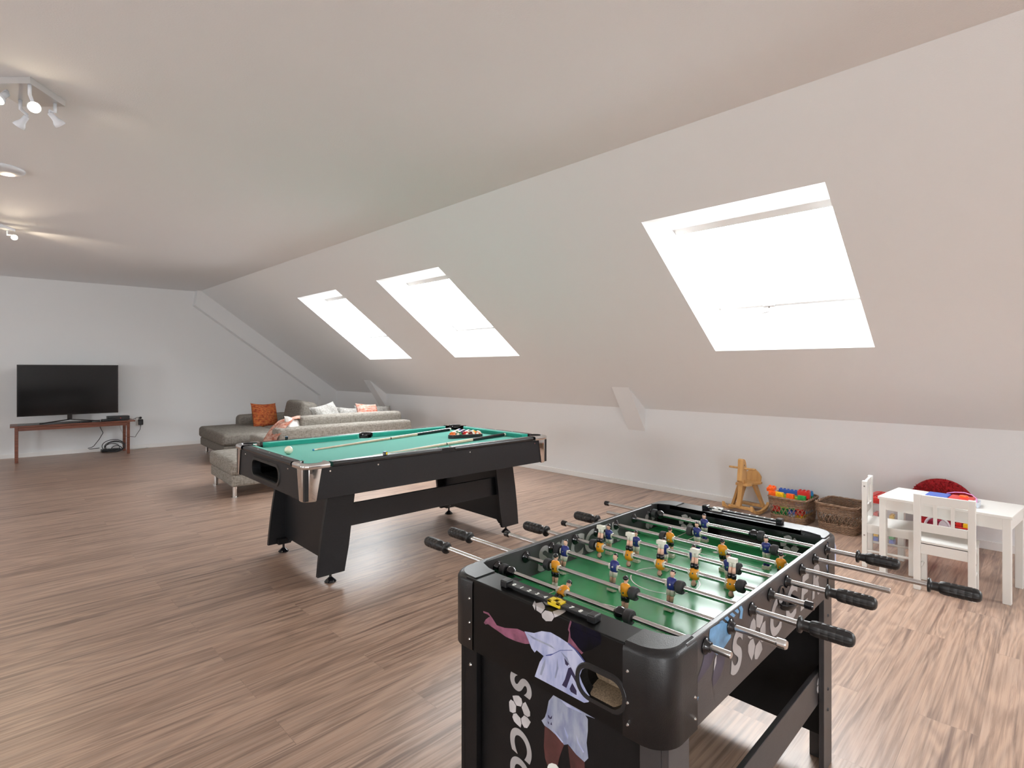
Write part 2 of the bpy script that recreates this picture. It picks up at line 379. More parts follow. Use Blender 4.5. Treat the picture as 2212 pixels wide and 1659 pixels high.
# ================================================================== THE ROOM
XW, XC, ZC, ZK = 5.433, 2.925, 2.775, 0.908         # knee wall, slope/ceiling edge, ceiling height, knee height
XL, YF = -4.5, -5.0                                  # left wall, wall behind the camera
def wall_y(x): return 11.261 - 0.0868 * (x - 0.297)  # the television wall runs slightly askew
SN = Vector((ZC - ZK, 0, XW - XC)).normalized()      # outward normal of the slope
def slope(t, y, d=0.0): return Vector((XC + (XW - XC) * t, y, ZC + (ZK - ZC) * t)) + SN * d

def struct(mb, name, m, **k): return tag(mb.build(name, m, **k), kind='structure')
struct(MB().raw([(XL, YF, 0), (XW, YF, 0), (XW, wall_y(XW) + .3, 0), (XL, wall_y(XL) + .3, 0), (XL, YF, -.1), (XW, YF, -.1), (XW, wall_y(XW) + .3, -.1), (XL, wall_y(XL) + .3, -.1)],
              [[0, 1, 2, 3], [7, 6, 5, 4], [0, 4, 5, 1], [1, 5, 6, 2], [2, 6, 7, 3], [3, 7, 4, 0]]), 'floor', 'floor')
struct(MB().box(XL - .1, XC, YF - .1, 12.0, ZC, ZC + .12), 'ceiling', 'ceiling')
struct(MB().box(XW, XW + .12, YF - .1, 12.0, 0, ZK), 'wall_right', 'wall')
ADDED_LWIN = [(-2.3, -1.1), (2.6, 3.8), (6.9, 8.1)]; LZ0, LZ1 = 1.0, 1.95  # left windows out of view, added to brighten the room
lw = MB(); cuts = sorted([YF - .1, 12.0] + [v for q in ADDED_LWIN for v in q])
for a, b in zip(cuts, cuts[1:]):
    for (z0, z1) in (((0, LZ0), (LZ1, ZC)) if any(abs(a - q[0]) < 1e-6 for q in ADDED_LWIN) else ((0, ZC),)): lw.box(XL - .12, XL, a, b, z0, z1)
struct(lw, 'wall_left', 'wall')
yl, yr = wall_y(XL - .1), wall_y(XW + .1)
struct(MB().raw([(XL - .1, yl, 0), (XW + .1, yr, 0), (XW + .1, yr + .15, 0), (XL - .1, yl + .15, 0), (XL - .1, yl, ZC), (XW + .1, yr, ZC), (XW + .1, yr + .15, ZC), (XL - .1, yl + .15, ZC)],
              [[0, 1, 5, 4], [1, 2, 6, 5], [2, 3, 7, 6], [3, 0, 4, 7], [4, 5, 6, 7], [3, 2, 1, 0]]), 'wall_back', 'wall')
# gable wall behind the camera, with an unseen glazed opening added for daylight
GX0, GX1, GZ0, GZ1 = -3.3, -1.5, 0.5, 2.2
gw = MB()
for (a, b, z0, z1) in ((XL - .1, GX0, 0, ZC), (GX1, XW + .1, 0, ZC), (GX0, GX1, 0, GZ0), (GX0, GX1, GZ1, ZC)): gw.box(a, b, YF - .12, YF, z0, z1)
struct(gw, 'wall_front', 'wall')

# the slope with its skylight openings
TA, TB = 0.192, 0.673; DW = 0.285
TGA, TGB = 0.307, 0.607                               # where the panes lie, at depth DW
SKY = [(0.912, 2.095), (4.49, 5.706), (6.72, 7.913), (-2.2, -1.02), (-4.2, -3.02)]   # Y ranges of the skylights; last two are unseen, added for extra daylight
sl = MB()
ys = sorted([YF - .1, 12.0] + [v for q in SKY for v in q])
for y0, y1 in zip(ys, ys[1:]):
    hole = any(abs(y0 - q[0]) < 1e-6 for q in SKY)
    for (t0, t1) in (((0, TA), (TB, 1)) if hole else ((0, 1),)):
        sl.raw([slope(t0, y0), slope(t1, y0), slope(t1, y1), slope(t0, y1)], [[0, 1, 2, 3]])
    for (t0, t1) in (((-.12, TGA - .03), (TGB + .03, 1.14)) if hole else ((-.12, 1.14),)):
        sl.raw([slope(t0, y0, DW + .03), slope(t1, y0, DW + .03), slope(t1, y1, DW + .03), slope(t0, y1, DW + .03)], [[3, 2, 1, 0]])
struct(sl, 'ceiling_slope', 'wall')
struct(MB().box(XW - .06, XW + .6, YF - .15, 12.05, ZK - .04 + .25, ZK + .2 + .25) if False else
       MB().raw([slope(1.0, YF - .1), slope(1.14, YF - .1, DW + .03), slope(1.14, 12, DW + .03), slope(1.0, 12)], [[0, 1, 2, 3]]), 'trim_4', 'wall')
for i, (y0, y1) in enumerate(SKY):
    w = MB()
    ii = 0.03
    gi = [slope(TGA, y0 + ii, DW), slope(TGB, y0 + ii, DW), slope(TGB, y1 - ii, DW), slope(TGA, y1 - ii, DW)]
    oi = [slope(TA, y0), slope(TB, y0), slope(TB, y1), slope(TA, y1)]
    w.raw(oi + gi, [[0, 1, 5, 4], [1, 2, 6, 5], [2, 3, 7, 6], [3, 0, 4, 7]])
    win = struct(w, 'window_%d' % (i + 1), 'lining')
    # sash frame: four bars lying at the pane, a thin outer frame, the pane, a latch
    fr = MB(); fw_ = 0.020; tw = fw_ / 3.1266
    def bar(t0, t1, a, b, d0, d1):
        P = [slope(t0, a, d0), slope(t1, a, d0), slope(t1, b, d0), slope(t0, b, d0), slope(t0, a, d1), slope(t1, a, d1), slope(t1, b, d1), slope(t0, b, d1)]
        fr.raw(P, [[0, 1, 2, 3], [7, 6, 5, 4], [0, 4, 5, 1], [1, 5, 6, 2], [2, 6, 7, 3], [3, 7, 4, 0]])
    bar(TGA - .012, TGA + tw, y0 + .03, y1 - .03, DW - .03, DW + .022)
    bar(TGB - tw, TGB + .01, y0 + .03, y1 - .03, DW + .006, DW + .022)
    bar(TGA, TGB, y0 + .03, y0 + .03 + fw_, DW + .006, DW + .022)
    bar(TGA, TGB, y1 - .03 - fw_, y1 - .03, DW + .006, DW + .022)
    fr.build('sash_frame', 'trim', win)
    g = MB(); g.raw([slope(TGA, y0 + .05, DW + .02), slope(TGB, y0 + .05, DW + .02), slope(TGB, y1 - .05, DW + .02), slope(TGA, y1 - .05, DW + .02)], [[0, 1, 2, 3]])
    g.build('pane', 'glass', win)
    if i == 0:
        h = MB(); c = slope(TGB - .015, (y0 + y1) / 2 + .12, DW - .03)
        h.box(-.045, .045, -.012, .012, -.01, .012, bev=.004, X=frame(c, (0, 1, 0), (XW - XC, 0, ZK - ZC))); h.tube([c, c + Vector((-.02, 0, -.05)), c + Vector((-.02, .05, -.06))], .006)
        h.build('latch', 'steel', win)
    # light portal just outside the pane: helps the renderer find the sky, gives off no light of its own
    ld = bpy.data.lights.new('sky_portal', 'AREA'); ld.shape = 'RECTANGLE'; ld.size = (y1 - y0) + .05; ld.size_y = 1.15; ld.cycles.is_portal = True
    lo = bpy.data.objects.new('sky_portal', ld); C.objects.link(lo)
    c = slope((TGA + TGB) / 2, (y0 + y1) / 2, DW + .06)
    X = frame(c, (0, 1, 0), (XW - XC, 0, ZK - ZC))            # +z of this frame
    zc = Vector((X[0][2], X[1][2], X[2][2]))
    if zc.dot(SN) < 0: X = frame(c, (0, -1, 0), (XW - XC, 0, ZK - ZC))
    lo.matrix_world = X                                       # area lights shine along -z, into the room
gwin = MB()
for (a, b, z0, z1) in ((GX0, GX0 + .07, GZ0, GZ1), (GX1 - .07, GX1, GZ0, GZ1), (GX0, GX1, GZ0, GZ0 + .07), (GX0, GX1, GZ1 - .07, GZ1), (-2.43, -2.37, GZ0, GZ1)): gwin.box(a, b, YF - .09, YF - .02, z0, z1, bev=.005)
win = struct(gwin, 'window_6', 'trim')  # invented gable window, put in to let more daylight reach the room
MB().raw([(GX0 + .05, YF - .05, GZ0 + .05), (GX1 - .05, YF - .05, GZ0 + .05), (GX1 - .05, YF - .05, GZ1 - .05), (GX0 + .05, YF - .05, GZ1 - .05)], [[0, 1, 2, 3]]).build('pane', 'glass', win)
ld = bpy.data.lights.new('sky_portal', 'AREA'); ld.shape = 'RECTANGLE'; ld.size = GX1 - GX0; ld.size_y = GZ1 - GZ0; ld.cycles.is_portal = True
lo = bpy.data.objects.new('sky_portal', ld); C.objects.link(lo); lo.location = ((GX0 + GX1) / 2, YF - .15, (GZ0 + GZ1) / 2); lo.rotation_euler = (radians(90), 0, 0)

for i, (a, b) in enumerate(ADDED_LWIN):
    f = MB()
    for (y0, y1, z0, z1) in ((a, a + .07, LZ0, LZ1), (b - .07, b, LZ0, LZ1), (a, b, LZ0, LZ0 + .07), (a, b, LZ1 - .07, LZ1), ((a + b) / 2 - .04, (a + b) / 2 + .04, LZ0, LZ1)): f.box(XL - .10, XL - .03, y0, y1, z0, z1, bev=.005)
    win = struct(f, 'window_%d' % (i + 7), 'trim')  # added window, never in view, there for its daylight
    MB().raw([(XL - .06, a + .05, LZ0 + .05), (XL - .06, b - .05, LZ0 + .05), (XL - .06, b - .05, LZ1 - .05), (XL - .06, a + .05, LZ1 - .05)], [[0, 1, 2, 3]]).build('pane', 'glass', win)
    ld = bpy.data.lights.new('sky_portal', 'AREA'); ld.shape = 'RECTANGLE'; ld.size = LZ1 - LZ0; ld.size_y = b - a; ld.cycles.is_portal = True
    lo = bpy.data.objects.new('sky_portal', ld); C.objects.link(lo); lo.location = (XL - .14, (a + b) / 2, (LZ0 + LZ1) / 2); lo.rotation_euler = (0, radians(-90), 0)

# baseboards
bh, bt = 0.062, 0.014
struct(MB().box(XW - bt, XW, YF, wall_y(XW), 0, bh, bev=.003), 'baseboard_right', 'trim')
struct(MB().box(XL, XL + bt, YF, wall_y(XL), 0, bh, bev=.003), 'baseboard_left', 'trim')
bb = MB(); P = [(XL, wall_y(XL)), (XW, wall_y(XW)), (XW, wall_y(XW) - bt), (XL, wall_y(XL) - bt)]
bb.prism(P, lambda x, y: (x, y, 0), (0, 0, bh)); struct(bb, 'baseboard_back', 'trim')
# rafter in front of the television wall, and the two rafter feet that reach the knee wall
def face_y(x): return wall_y(x) - 0.15
r = MB()
off = 0.27
def rp(t, d, back):                                   # point of the rafter's cross-section at slope position t, d below the slope
    p = slope(t, 0, -d); return Vector((p.x, wall_y(p.x) + .02 if back else face_y(p.x), p.z))
tb = 1.03
A = [rp(-.02, 0, 0), rp(tb, 0, 0), rp(tb, 0, 1), rp(-.02, 0, 1)]
B = [rp(.028, off, 0), rp(.93, off, 0), rp(.93, off, 1), rp(.028, off, 1)]
r.raw(A + B, [[0, 1, 5, 4], [1, 2, 6, 5], [2, 3, 7, 6], [3, 0, 4, 7], [4, 5, 6, 7], [0, 3, 2, 1]])
struct(r, 'trim_1', 'wall')
px_ = rp(.93, off, 0).x
r = MB(); r.prism([(px_, face_y(px_) + .001), (XW + .02, face_y(XW) + .001), (XW + .02, wall_y(XW) + .02), (px_, wall_y(px_) + .02)], lambda x, y: (x, y, 0), (0, 0, .97)); struct(r, 'trim_2', 'wall')
for i, (y0, y1) in enumerate(((3.29, 3.515), (8.75, 8.966))):
    r = MB(); a, b = slope(.856, 0, .01), Vector((XW + .01, 0, .64))
    r.prism([(a.x, a.z), (b.x, b.z), (XW + .01, ZK + .02), (slope(1.0, 0, .02).x, slope(1.0, 0, .02).z)], lambda x, z: (x, y0, z), (0, y1 - y0, 0))
    struct(r, 'trim_%d' % (i + 5), 'wall')

# ================================================================== TABLE FOOTBALL (foreground)
FX0, FX1, FY0, FY1 = 0.955, 2.140, 0.532, 1.203      # outer faces
ZT, ZB, ZR = 0.793, 0.603, 0.763                      # rail top, cabinet bottom, rods
PT = 0.016                                            # panel thickness
FIELD = 0.694
fx = thing('foosball_table', 'black table football game with steel rods and orange and navy players, nearest to the camera', 'table football', ((FX0 + FX1) / 2, (FY0 + FY1) / 2, 0))
RODX = [1.121 + .1255 * i for i in range(8)]
def quad_panel(mb, poly, holes=(), f3=None, th=(0, 0, 0)): mb.prism(poly, f3, th)
for (ya, yb) in ((FY0, FY0 + PT), (FY1 - PT, FY1)):
    p = MB(); p.box(FX0 + .085, FX1 - .085, ya, yb, ZB, ZT, bev=.003); p.build('side_panel', 'grey_panel', fx)
# end cabinets: boxed ends with a slot for the ball return
EW = 0.078
def slot(cx, cz, w, h, n=8): return rounded(w, h, h / 2 - .002, n, cx, cz)
for end in (0, 1):
    xa, xb = (FX0, FX0 + EW) if end == 0 else (FX1 - EW, FX1)
    xo = xa if end == 0 else xb; xi = xb if end == 0 else xa; sgn = 1 if end == 0 else -1
    e = MB()
    yc0, yc1 = FY0 + .095, FY1 - .07
    # top board with rounded outer edge
    prof = [(xi, ZT), (xi, ZT - .016), (xo + sgn * .016, ZT - .016), (xo + sgn * .016, ZB), (xo, ZB)] + [(xo + sgn * .004 * (1 - cos(a)), ZT - .004 * (1 - sin(a))) for a in [k * pi / 2 / 5 for k in range(6)]]
    if end == 1: e.prism(prof, lambda x, z: (x, yc0, z), (0, yc1 - yc0, 0))
    else:
        hy, hz, hw, hh = 0.687, 0.676, 0.118, 0.064           # ball-return slot
        top = [q for q in prof if q[1] > ZT - .03]
        e.prism([(xi, ZT), (xi, ZT - .016), (xo, ZT - .016)] + prof[5:], lambda x, z: (x, yc0, z), (0, yc1 - yc0, 0))
        # front board with the slot cut out: strips around an oval
        oval = slot(hy, hz, hw, hh, 8); n = len(oval)
        rect = []
        for (u, v) in oval:
            du, dv = u - hy, v - hz; best = 1e9
            for lim, d_ in ((yc1 - hy if du > 0 else yc0 - hy, du), (ZT - .016 - hz if dv > 0 else ZB - hz, dv)):
                if abs(d_) > 1e-6: best = min(best, lim / d_)
            rect.append((hy + du * best, hz + dv * best))
        corners = [(yc1, ZT - .016), (yc0, ZT - .016), (yc0, ZB), (yc1, ZB)]
        for x_ in (FX0, FX0 + .014):
            for k in range(n):
                k2 = (k + 1) % n
                poly = [oval[k], rect[k]]
                a, b_ = rect[k], rect[k2]
                if abs(a[0] - b_[0]) > 1e-6 and abs(a[1] - b_[1]) > 1e-6:
                    cc = min(corners, key=lambda c: (c[0] - (a[0] + b_[0]) / 2) ** 2 + (c[1] - (a[1] + b_[1]) / 2) ** 2); poly.append(cc)
                poly += [rect[k2], oval[k2]]
                e.raw([(x_, u, v) for (u, v) in poly], [list(range(len(poly)))])
        for k in range(n):
            k2 = (k + 1) % n
            e.raw([(FX0, *oval[k]), (FX0, *oval[k2]), (FX0 + .06, *oval[k2]), (FX0 + .06, *oval[k])], [[0, 1, 2, 3]])
    # inner face toward the pitch, with the goal opening
    gy0, gy1, gz1 = .868 - .105, .868 + .105, FIELD + .055
    e.box(min(xi, xi - sgn * .012), max(xi, xi - sgn * .012), FY0 + PT, gy0, ZB + .05, ZT - .001)
    e.box(min(xi, xi - sgn * .012), max(xi, xi - sgn * .012), gy1, FY1 - PT, ZB + .05, ZT - .001)
    e.box(min(xi, xi - sgn * .012), max(xi, xi - sgn * .012), gy0, gy1, gz1, ZT - .001)
    cab = e.build('end_cabinet', 'black_rail' if end else 'black_cab', fx)
    if end == 0:
        ring = MB(); outer = slot(hy, hz, hw + .02, hh + .02, 8)
        inn = slot(hy, hz, hw - .004, hh - .004, 8); n = len(inn)
        ring.raw([(FX0 - .004, *q) for q in inn] + [(FX0 - .004, *q) for q in slot(hy, hz, hw + .014, hh + .014, 8)] + [(FX0, *q) for q in outer] + [(FX0 + .03, *q) for q in inn],
                 [[k, (k + 1) % n, n + (k + 1) % n, n + k] for k in range(n)] + [[n + k, n + (k + 1) % n, 2 * n + (k + 1) % n, 2 * n + k] for k in range(n)] + [[k, (k + 1) % n, 3 * n + (k + 1) % n, 3 * n + k] for k in range(n)], smooth=False)
        ring.build('return_slot_rim', 'black_plastic', cab)
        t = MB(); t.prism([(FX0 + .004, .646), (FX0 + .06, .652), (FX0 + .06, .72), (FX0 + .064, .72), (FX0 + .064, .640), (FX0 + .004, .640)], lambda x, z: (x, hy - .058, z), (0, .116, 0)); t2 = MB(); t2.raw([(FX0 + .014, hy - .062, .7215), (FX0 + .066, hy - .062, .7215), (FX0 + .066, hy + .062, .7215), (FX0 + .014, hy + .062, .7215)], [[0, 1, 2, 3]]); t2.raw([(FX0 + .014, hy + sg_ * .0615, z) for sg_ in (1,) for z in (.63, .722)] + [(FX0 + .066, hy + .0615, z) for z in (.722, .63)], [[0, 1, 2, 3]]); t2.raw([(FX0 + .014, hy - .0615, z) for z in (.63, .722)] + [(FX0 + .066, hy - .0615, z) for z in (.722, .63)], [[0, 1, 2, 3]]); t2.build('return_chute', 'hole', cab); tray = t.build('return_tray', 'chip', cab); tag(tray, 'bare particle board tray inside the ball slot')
    # score counter on top
    sx = (xa + xb) / 2 + (-.005 if end == 0 else .0); y0, y1 = (.719, 1.021) if end == 0 else (.700, 1.005)
    sc = MB(); sc.box(sx - .009, sx + .009, y0 + .012, y1 - .012, ZT + .004, ZT + .011, bev=.001)
    for (a, b_) in ((y0, y0 + .022), (y1 - .022, y1)): sc.box(sx - .014, sx + .014, a, b_, ZT, ZT + .018, bev=.003)
    sco = sc.build('score_counter', 'gloss_black' if end else 'black_plastic', fx)
    span = y1 - y0 - .06
    for k in range(10):
        yk = (y1 - .038 - span * k / 9 * 1.0) if end == 0 else (y0 + .038 + span * k / 9)
        if (end == 0 and k in (5, 6)) or (end == 1 and k == 8): continue
        vs, fs = text_mesh(str(k), .017, bold=.0002)
        nums = MB(); nums.raw(vs, fs, X=frame((sx, yk, ZT + .0116), (0, -1 if end == 0 else 1, 0), (1 if end == 0 else -1, 0, 0))); nums.build('digit', 'line', sco)
    ym = (y1 - .038 - span * 5.35 / 9) if end == 0 else (y0 + .038 + span * 7.6 / 9)
    sl_ = MB(); sl_.box(sx - .013, sx + .013, ym - .019, ym + .019, ZT + .003, ZT + .0105, bev=.0015)
    for (a, b_) in ((ym - .019, ym - .007), (ym + .007, ym + .019)): sl_.box(sx - .013, sx + .013, a, b_, ZT + .010, ZT + .0155, bev=.001)
    for (a, b_) in ((sx - .013, sx - .008), (sx + .008, sx + .013)): sl_.box(a, b_, ym - .019, ym + .019, ZT + .010, ZT + .0155, bev=.001)
    so = sl_.build('score_slider', 'yellow' if end == 0 else 'line', sco); tag(so, 'yellow sliding marker' if end == 0 else 'pale sliding marker')
# four rounded corner caps
def corner_cap(cx_, cy_, sx_, sy_, lenx, leny):
    """cx_, cy_: the sharp outer corner; sx_, sy_: direction toward the table"""
    R = 0.062; e_ = .003
    def outline(off):
        pts = [(lenx, off)]
        for k in range(11):
            a = k * pi / 2 / 10; pts.append((R + off - (R) * sin(a) , R + off - R * cos(a)))
        pts.append((off, leny)); return pts
    m = MB()
    ox = lambda q, z: (cx_ + sx_ * q[0], cy_ + sy_ * q[1], z)
    lv = [(ZB - .004, .003), (ZB, 0.0 - e_), (ZT - .012, -e_), (ZT - .006, -e_ + .002), (ZT - .001, .003), (ZT + .0025, .010)]
    rings = [[Vector(ox(q, z)) for q in outline(o_)] for (z, o_) in lv]
    n = len(rings[0]); vs = [p for r_ in rings for p in r_]; fs = []
    for i in range(len(rings) - 1):
        for k in range(n - 1): fs.append([i * n + k, i * n + k + 1, (i + 1) * n + k + 1, (i + 1) * n + k])
    m.raw(vs, fs, smooth=True)
    # top plate: from the rounded outline in to the inner edges
    t = outline(.010); inner = [(lenx, EW if lenx > leny else PT + .001)]
    a = [Vector(ox(q, ZT + .0025)) for q in t] + [Vector(ox(q, ZT + .0025)) for q in ((EW + .002, leny), (EW + .006, leny - .030), (EW + .022, PT + .012), (lenx, PT + .002))]
    m.raw(a, [list(range(len(a)))])
    b_ = [p - Vector((0, 0, .0025)) for p in a]
    nn = len(a); m.raw(a + b_, [[i, (i + 1) % nn, nn + (i + 1) % nn, nn + i] for i in range(nn)])
    cap = m.build('corner_cap', 'black_plastic', fx)
    return cap
capx, capy = .125, .098
for (cx_, cy_, sx_, sy_) in ((FX0, FY0, 1, 1), (FX0, FY1, 1, -1), (FX1, FY0, -1, 1), (FX1, FY1, -1, -1)):
    cap = corner_cap(cx_, cy_, sx_, sy_, capx if sx_ > 0 else capx, capy)
    for z in (.63, .675, .74):
        MB().cyl((cx_ - sx_ * .003, cy_ + sy_ * (capy - .012), z), (cx_ - sx_ * .0055, cy_ + sy_ * (capy - .012), z), .0035, .002, n=10).build('screw', 'steel', cap)
        if z < .7: MB().cyl((cx_ + sx_ * (capx - .012), cy_ - sy_ * .003, z), (cx_ + sx_ * (capx - .012), cy_ - sy_ * .0055, z), .0035, .002, n=10).build('screw', 'steel', cap)
# pitch
p = MB(); p.box(FX0 + EW - .002, FX1 - EW + .002, FY0 + PT, FY1 - PT, FIELD - .008, FIELD); pitch = p.build('playing_field', 'pitch', fx)
ln = MB(); zf = FIELD + .0006; xc, yc = (FX0 + FX1) / 2, (FY0 + FY1) / 2
def ringline(cx_, cy_, r, a0, a1, w=.0035, n=40, sy=1.0):
    vs = []; fs = []
    for k in range(n + 1):
        a = a0 + (a1 - a0) * k / n
        for rr in (r - w / 2, r + w / 2): vs.append((cx_ + rr * cos(a), cy_ + rr * sin(a) * sy, zf))
    for k in range(n): fs.append([2 * k, 2 * k + 1, 2 * k + 3, 2 * k + 2])
    ln.raw(vs, fs)
def seg(x0, y0, x1, y1, w=.0035):
    d = Vector((x1 - x0, y1 - y0, 0)); q = Vector((-d.y, d.x, 0)).normalized() * w / 2
    ln.raw([Vector((x0, y0, zf)) - q, Vector((x1, y1, zf)) - q, Vector((x1, y1, zf)) + q, Vector((x0, y0, zf)) + q], [[0, 1, 2, 3]])
ringline(xc, yc, .105, 0, 2 * pi); seg(xc, FY0 + PT, xc, FY1 - PT)
ln.lathe([(.012, 0), (0, 0)], (xc, yc, zf), (xc, yc, zf + 1), 16)
for sgn, xg in ((1, FX0 + EW), (-1, FX1 - EW)):
    xp = xg + sgn * .20
    seg(xg, yc - .19, xp, yc - .19); seg(xg, yc + .19, xp, yc + .19); seg(xp, yc - .19, xp, yc + .19)
    seg(xg, yc - .14, xg + sgn * .09, yc - .14); seg(xg, yc + .14, xg + sgn * .09, yc + .14); seg(xg + sgn * .09, yc - .14, xg + sgn * .09, yc + .14)
    a = .95; ringline(xp - sgn * .055, yc, .095, (-a if sgn > 0 else pi - a), (a if sgn > 0 else pi + a))
    ln.lathe([(.010, 0), (0, 0)], (xg + sgn * .15, yc, zf), (xg + sgn * .15, yc, zf + 1), 16)
ln.build('field_markings', 'line', pitch)

# legs, end boards, stretchers
for end in (0, 1):
    xo = FX0 + .03 if end == 0 else FX1 - .03; sgn = 1 if end == 0 else -1
    for side in (0, 1):
        yo = FY0 + .012 if side == 0 else FY1 - .012; sy = 1 if side == 0 else -1
        l = MB()
        l.box(min(xo, xo + sgn * .088), max(xo, xo + sgn * .088), min(yo, yo + sy * .016), max(yo, yo + sy * .016), .0, ZB + .02, bev=.0015)
        l.box(min(xo, xo + sgn * .016), max(xo, xo + sgn * .016), min(yo + sy * .0165, yo + sy * .066), max(yo + sy * .0165, yo + sy * .066), .0, ZB + .02, bev=.0015)
        leg = l.build('leg', 'grey_panel' if side == 0 else 'black_soft', fx)
        for z in (.20, .27, .52): MB().cyl((xo + sgn * .045, yo, z), (xo + sgn * .045, yo - sy * .003, z), .006, .004, n=12).build('bolt', 'rubber', leg)
        MB().cyl((xo, yo + sy * .04, .535), (xo - sgn * .003, yo + sy * .04, .535), .005, .003, n=12).build('bolt', 'steel', leg)
    xe = xo + sgn * .020
    MB().box(min(xe, xe + sgn * .014), max(xe, xe + sgn * .014), FY0 + .03, FY1 - .03, .095, ZB + .03).build('end_board', 'black_soft', fx)
for (ya, yb) in ((FY0 + .030, FY0 + .046), (FY1 - .046, FY1 - .030)):
    st = MB(); st.box(FX0 + .066, FX1 - .066, ya, yb, .228, .335, bev=.002); st.build('stretcher', 'grey_panel', fx)

# players: one figure of each team, then copies
def ell(cx_, cy_, z, rx, ry, n=14, sq=1.0):
    out = []
    for k in range(n):
        a = 2 * pi * k / n; c, s_ = cos(a), sin(a)
        out.append(Vector((cx_ + rx * math.copysign(abs(c) ** sq, c), cy_ + ry * math.copysign(abs(s_) ** sq, s_), z)))
    return out
def player_mesh(team):
    m = MB()                                            # faces +x; slots: shirt, trim, skin, shorts, hair, sock, base
    m.loft([ell(0, 0, -.014, .0085, .0120), ell(0, 0, -.006, .0100, .0130), ell(0, 0, .004, .0110, .0150), ell(0, 0, .012, .0100, .0155), ell(0, 0, .017, .0075, .0125), ell(0, 0, .0195, .0045, .0065)], mi=0)
    for sy in (1, -1):
        m.loft([[Vector((x, sy * y, z)) for (x, y, z) in ((-.006 * f, yy, .001 + .007 * f), (.006 * f, yy, .001 + .007 * f), (.008 * f, yy, .001), (.006 * f, yy, .001 - .009 * f), (-.006 * f, yy, .001 - .009 * f), (-.008 * f, yy, .001))] for (yy, f) in ((.0115, 1.0), (.0150, 1.05), (.0175, .95), (.0185, .6))], mi=1)
        m.loft([ell(.0008, sy * .0056, -.0135, .0082, .0066), ell(.0008, sy * .0058, -.020, .0085, .0068), ell(.0010, sy * .0056, -.0285, .0078, .0062)], mi=3)
        m.loft([ell(.0008, sy * .0052, -.028, .0058, .0050), ell(.0010, sy * .0050, -.036, .0062, .0050), ell(.0005, sy * .0048, -.046, .0050, .0044)], mi=2)
        m.loft([ell(.0005, sy * .0048, -.0455, .0054, .0047), ell(.0005, sy * .0048, -.053, .0055, .0050), ell(.0015, sy * .0050, -.059, .0075, .0055)], mi=5)
    m.box(-.0085, .0105, -.0125, .0125, -.0700, -.0575, bev=.002, mi=6)
    m.loft([ell(0, 0, .0185, .0042, .0044), ell(.0003, 0, .0235, .0044, .0046)], mi=2)
    m.loft([ell(.001, 0, .0215, .0040, .0038), ell(.0018, 0, .0245, .0062, .0056), ell(.0015, 0, .0290, .0075, .0066), ell(.0010, 0, .0335, .0074, .0066), ell(.0005, 0, .0365, .0058, .0052), ell(.0005, 0, .0380, .002, .002)], mi=2)
    m.loft([Vector((0, 0, 0)) and [Vector((.0086 , -.0010, .0270)), Vector((.0100, 0, .0275)), Vector((.0086, .0010, .0270))], [Vector((.0084, -.0006, .0305)), Vector((.0088, 0, .0307)), Vector((.0084, .0006, .0305))]], mi=2)   # nose
    for sy in (1, -1): m.sphere((.0005, sy * .0068, .0290), .0018, (1, .5, 1.3), 8, 6, mi=2)
    # hair: back and top of the head
    b = bmesh.new(); bmesh.ops.create_uvsphere(b, u_segments=14, v_segments=10, radius=1)
    for v in b.verts: v.co = Vector((-.0006 + v.co.x * .0086, v.co.y * .0076, .0332 + v.co.z * .0066))
    bmesh.ops.delete(b, geom=[v for v in b.verts if v.co.z < .0300 and v.co.x > -.002 or v.co.z < .0272 or (v.co.x > .0045 and v.co.z < .0345)], context='VERTS')
    m.bm(b, mi=4, smooth=True)
    m.cyl((-.0101, .0, -.004), (-.0112, 0, -.004), .0028, n=10, mi=7); m.cyl((.0101, .0, .000), (.0112, 0, .000), .0028, n=10, mi=7)
    mats = (['shirt_orange', 'ivory', 'skin', 'gloss_black', 'gloss_black', 'ivory', 'ivory', 'steel'] if team == 'orange' else ['shirt_blue', 'ivory', 'skin', 'ivory', 'gloss_black', 'shirt_blue', 'ivory', 'steel'])
    return m.mesh('player_' + team, mats)
PM = {'orange': player_mesh('orange'), 'blue': player_mesh('blue')}
def bumper_mesh():
    m = MB(); m.lathe([(.0078, 0), (.0165, 0), (.0178, .003), (.0178, .015), (.0165, .018), (.0078, .018)], (0, -.009, 0), (0, 1, 0), 20, rfun=lambda a, h: 1 + .0)
    m.lathe([(.0078, .018), (.0130, .018), (.0130, .0215), (.0078, .0215)], (0, -.009, 0), (0, 1, 0), 20, mi=1); return m.mesh('bumper', ['rubber', 'black_plastic'])
def knob_mesh():
    m = MB(); m.lathe([(.0078, -.016), (.012, -.014)] + [(.0172 * cos(a), .0172 * sin(a)) for a in [radians(q) for q in range(-50, 61, 10)]] + [(.0078, .016)], (0, 0, 0), (0, 1, 0), 20, sharp=False); return m.mesh('ball_stop', 'gloss_black')
def handle_mesh():
    m = MB()
    m.lathe([(.0078, 0), (.0190, .000), (.0195, .003), (.0190, .006), (.0125, .007), (.0118, .012), (.0125, .024)], (0, 0, 0), (0, 1, 0), 24, sharp=False)
    prof = [(.0125, .024), (.0160, .027), (.0172, .034)]
    for k in range(4): y = .034 + .0155 * k; prof += [(.0176, y + .001), (.0180, y + .0130), (.0172, y + .0138), (.0172, y + .0150)]
    prof += [(.0176, .097), (.0168, .104), (.0140, .110), (.009, .1135), (0, .1145)]
    m.lathe(prof, (0, 0, 0), (0, 1, 0), 48, sharp=False, rfun=lambda a, h: 1 - (.085 if (int(round(a / (2 * pi) * 48)) % 3 == 0 and .030 < h < .1045) else 0)); return m.mesh('handle', 'grip')
BUM, KNO, HAN = bumper_mesh(), knob_mesh(), handle_mesh()
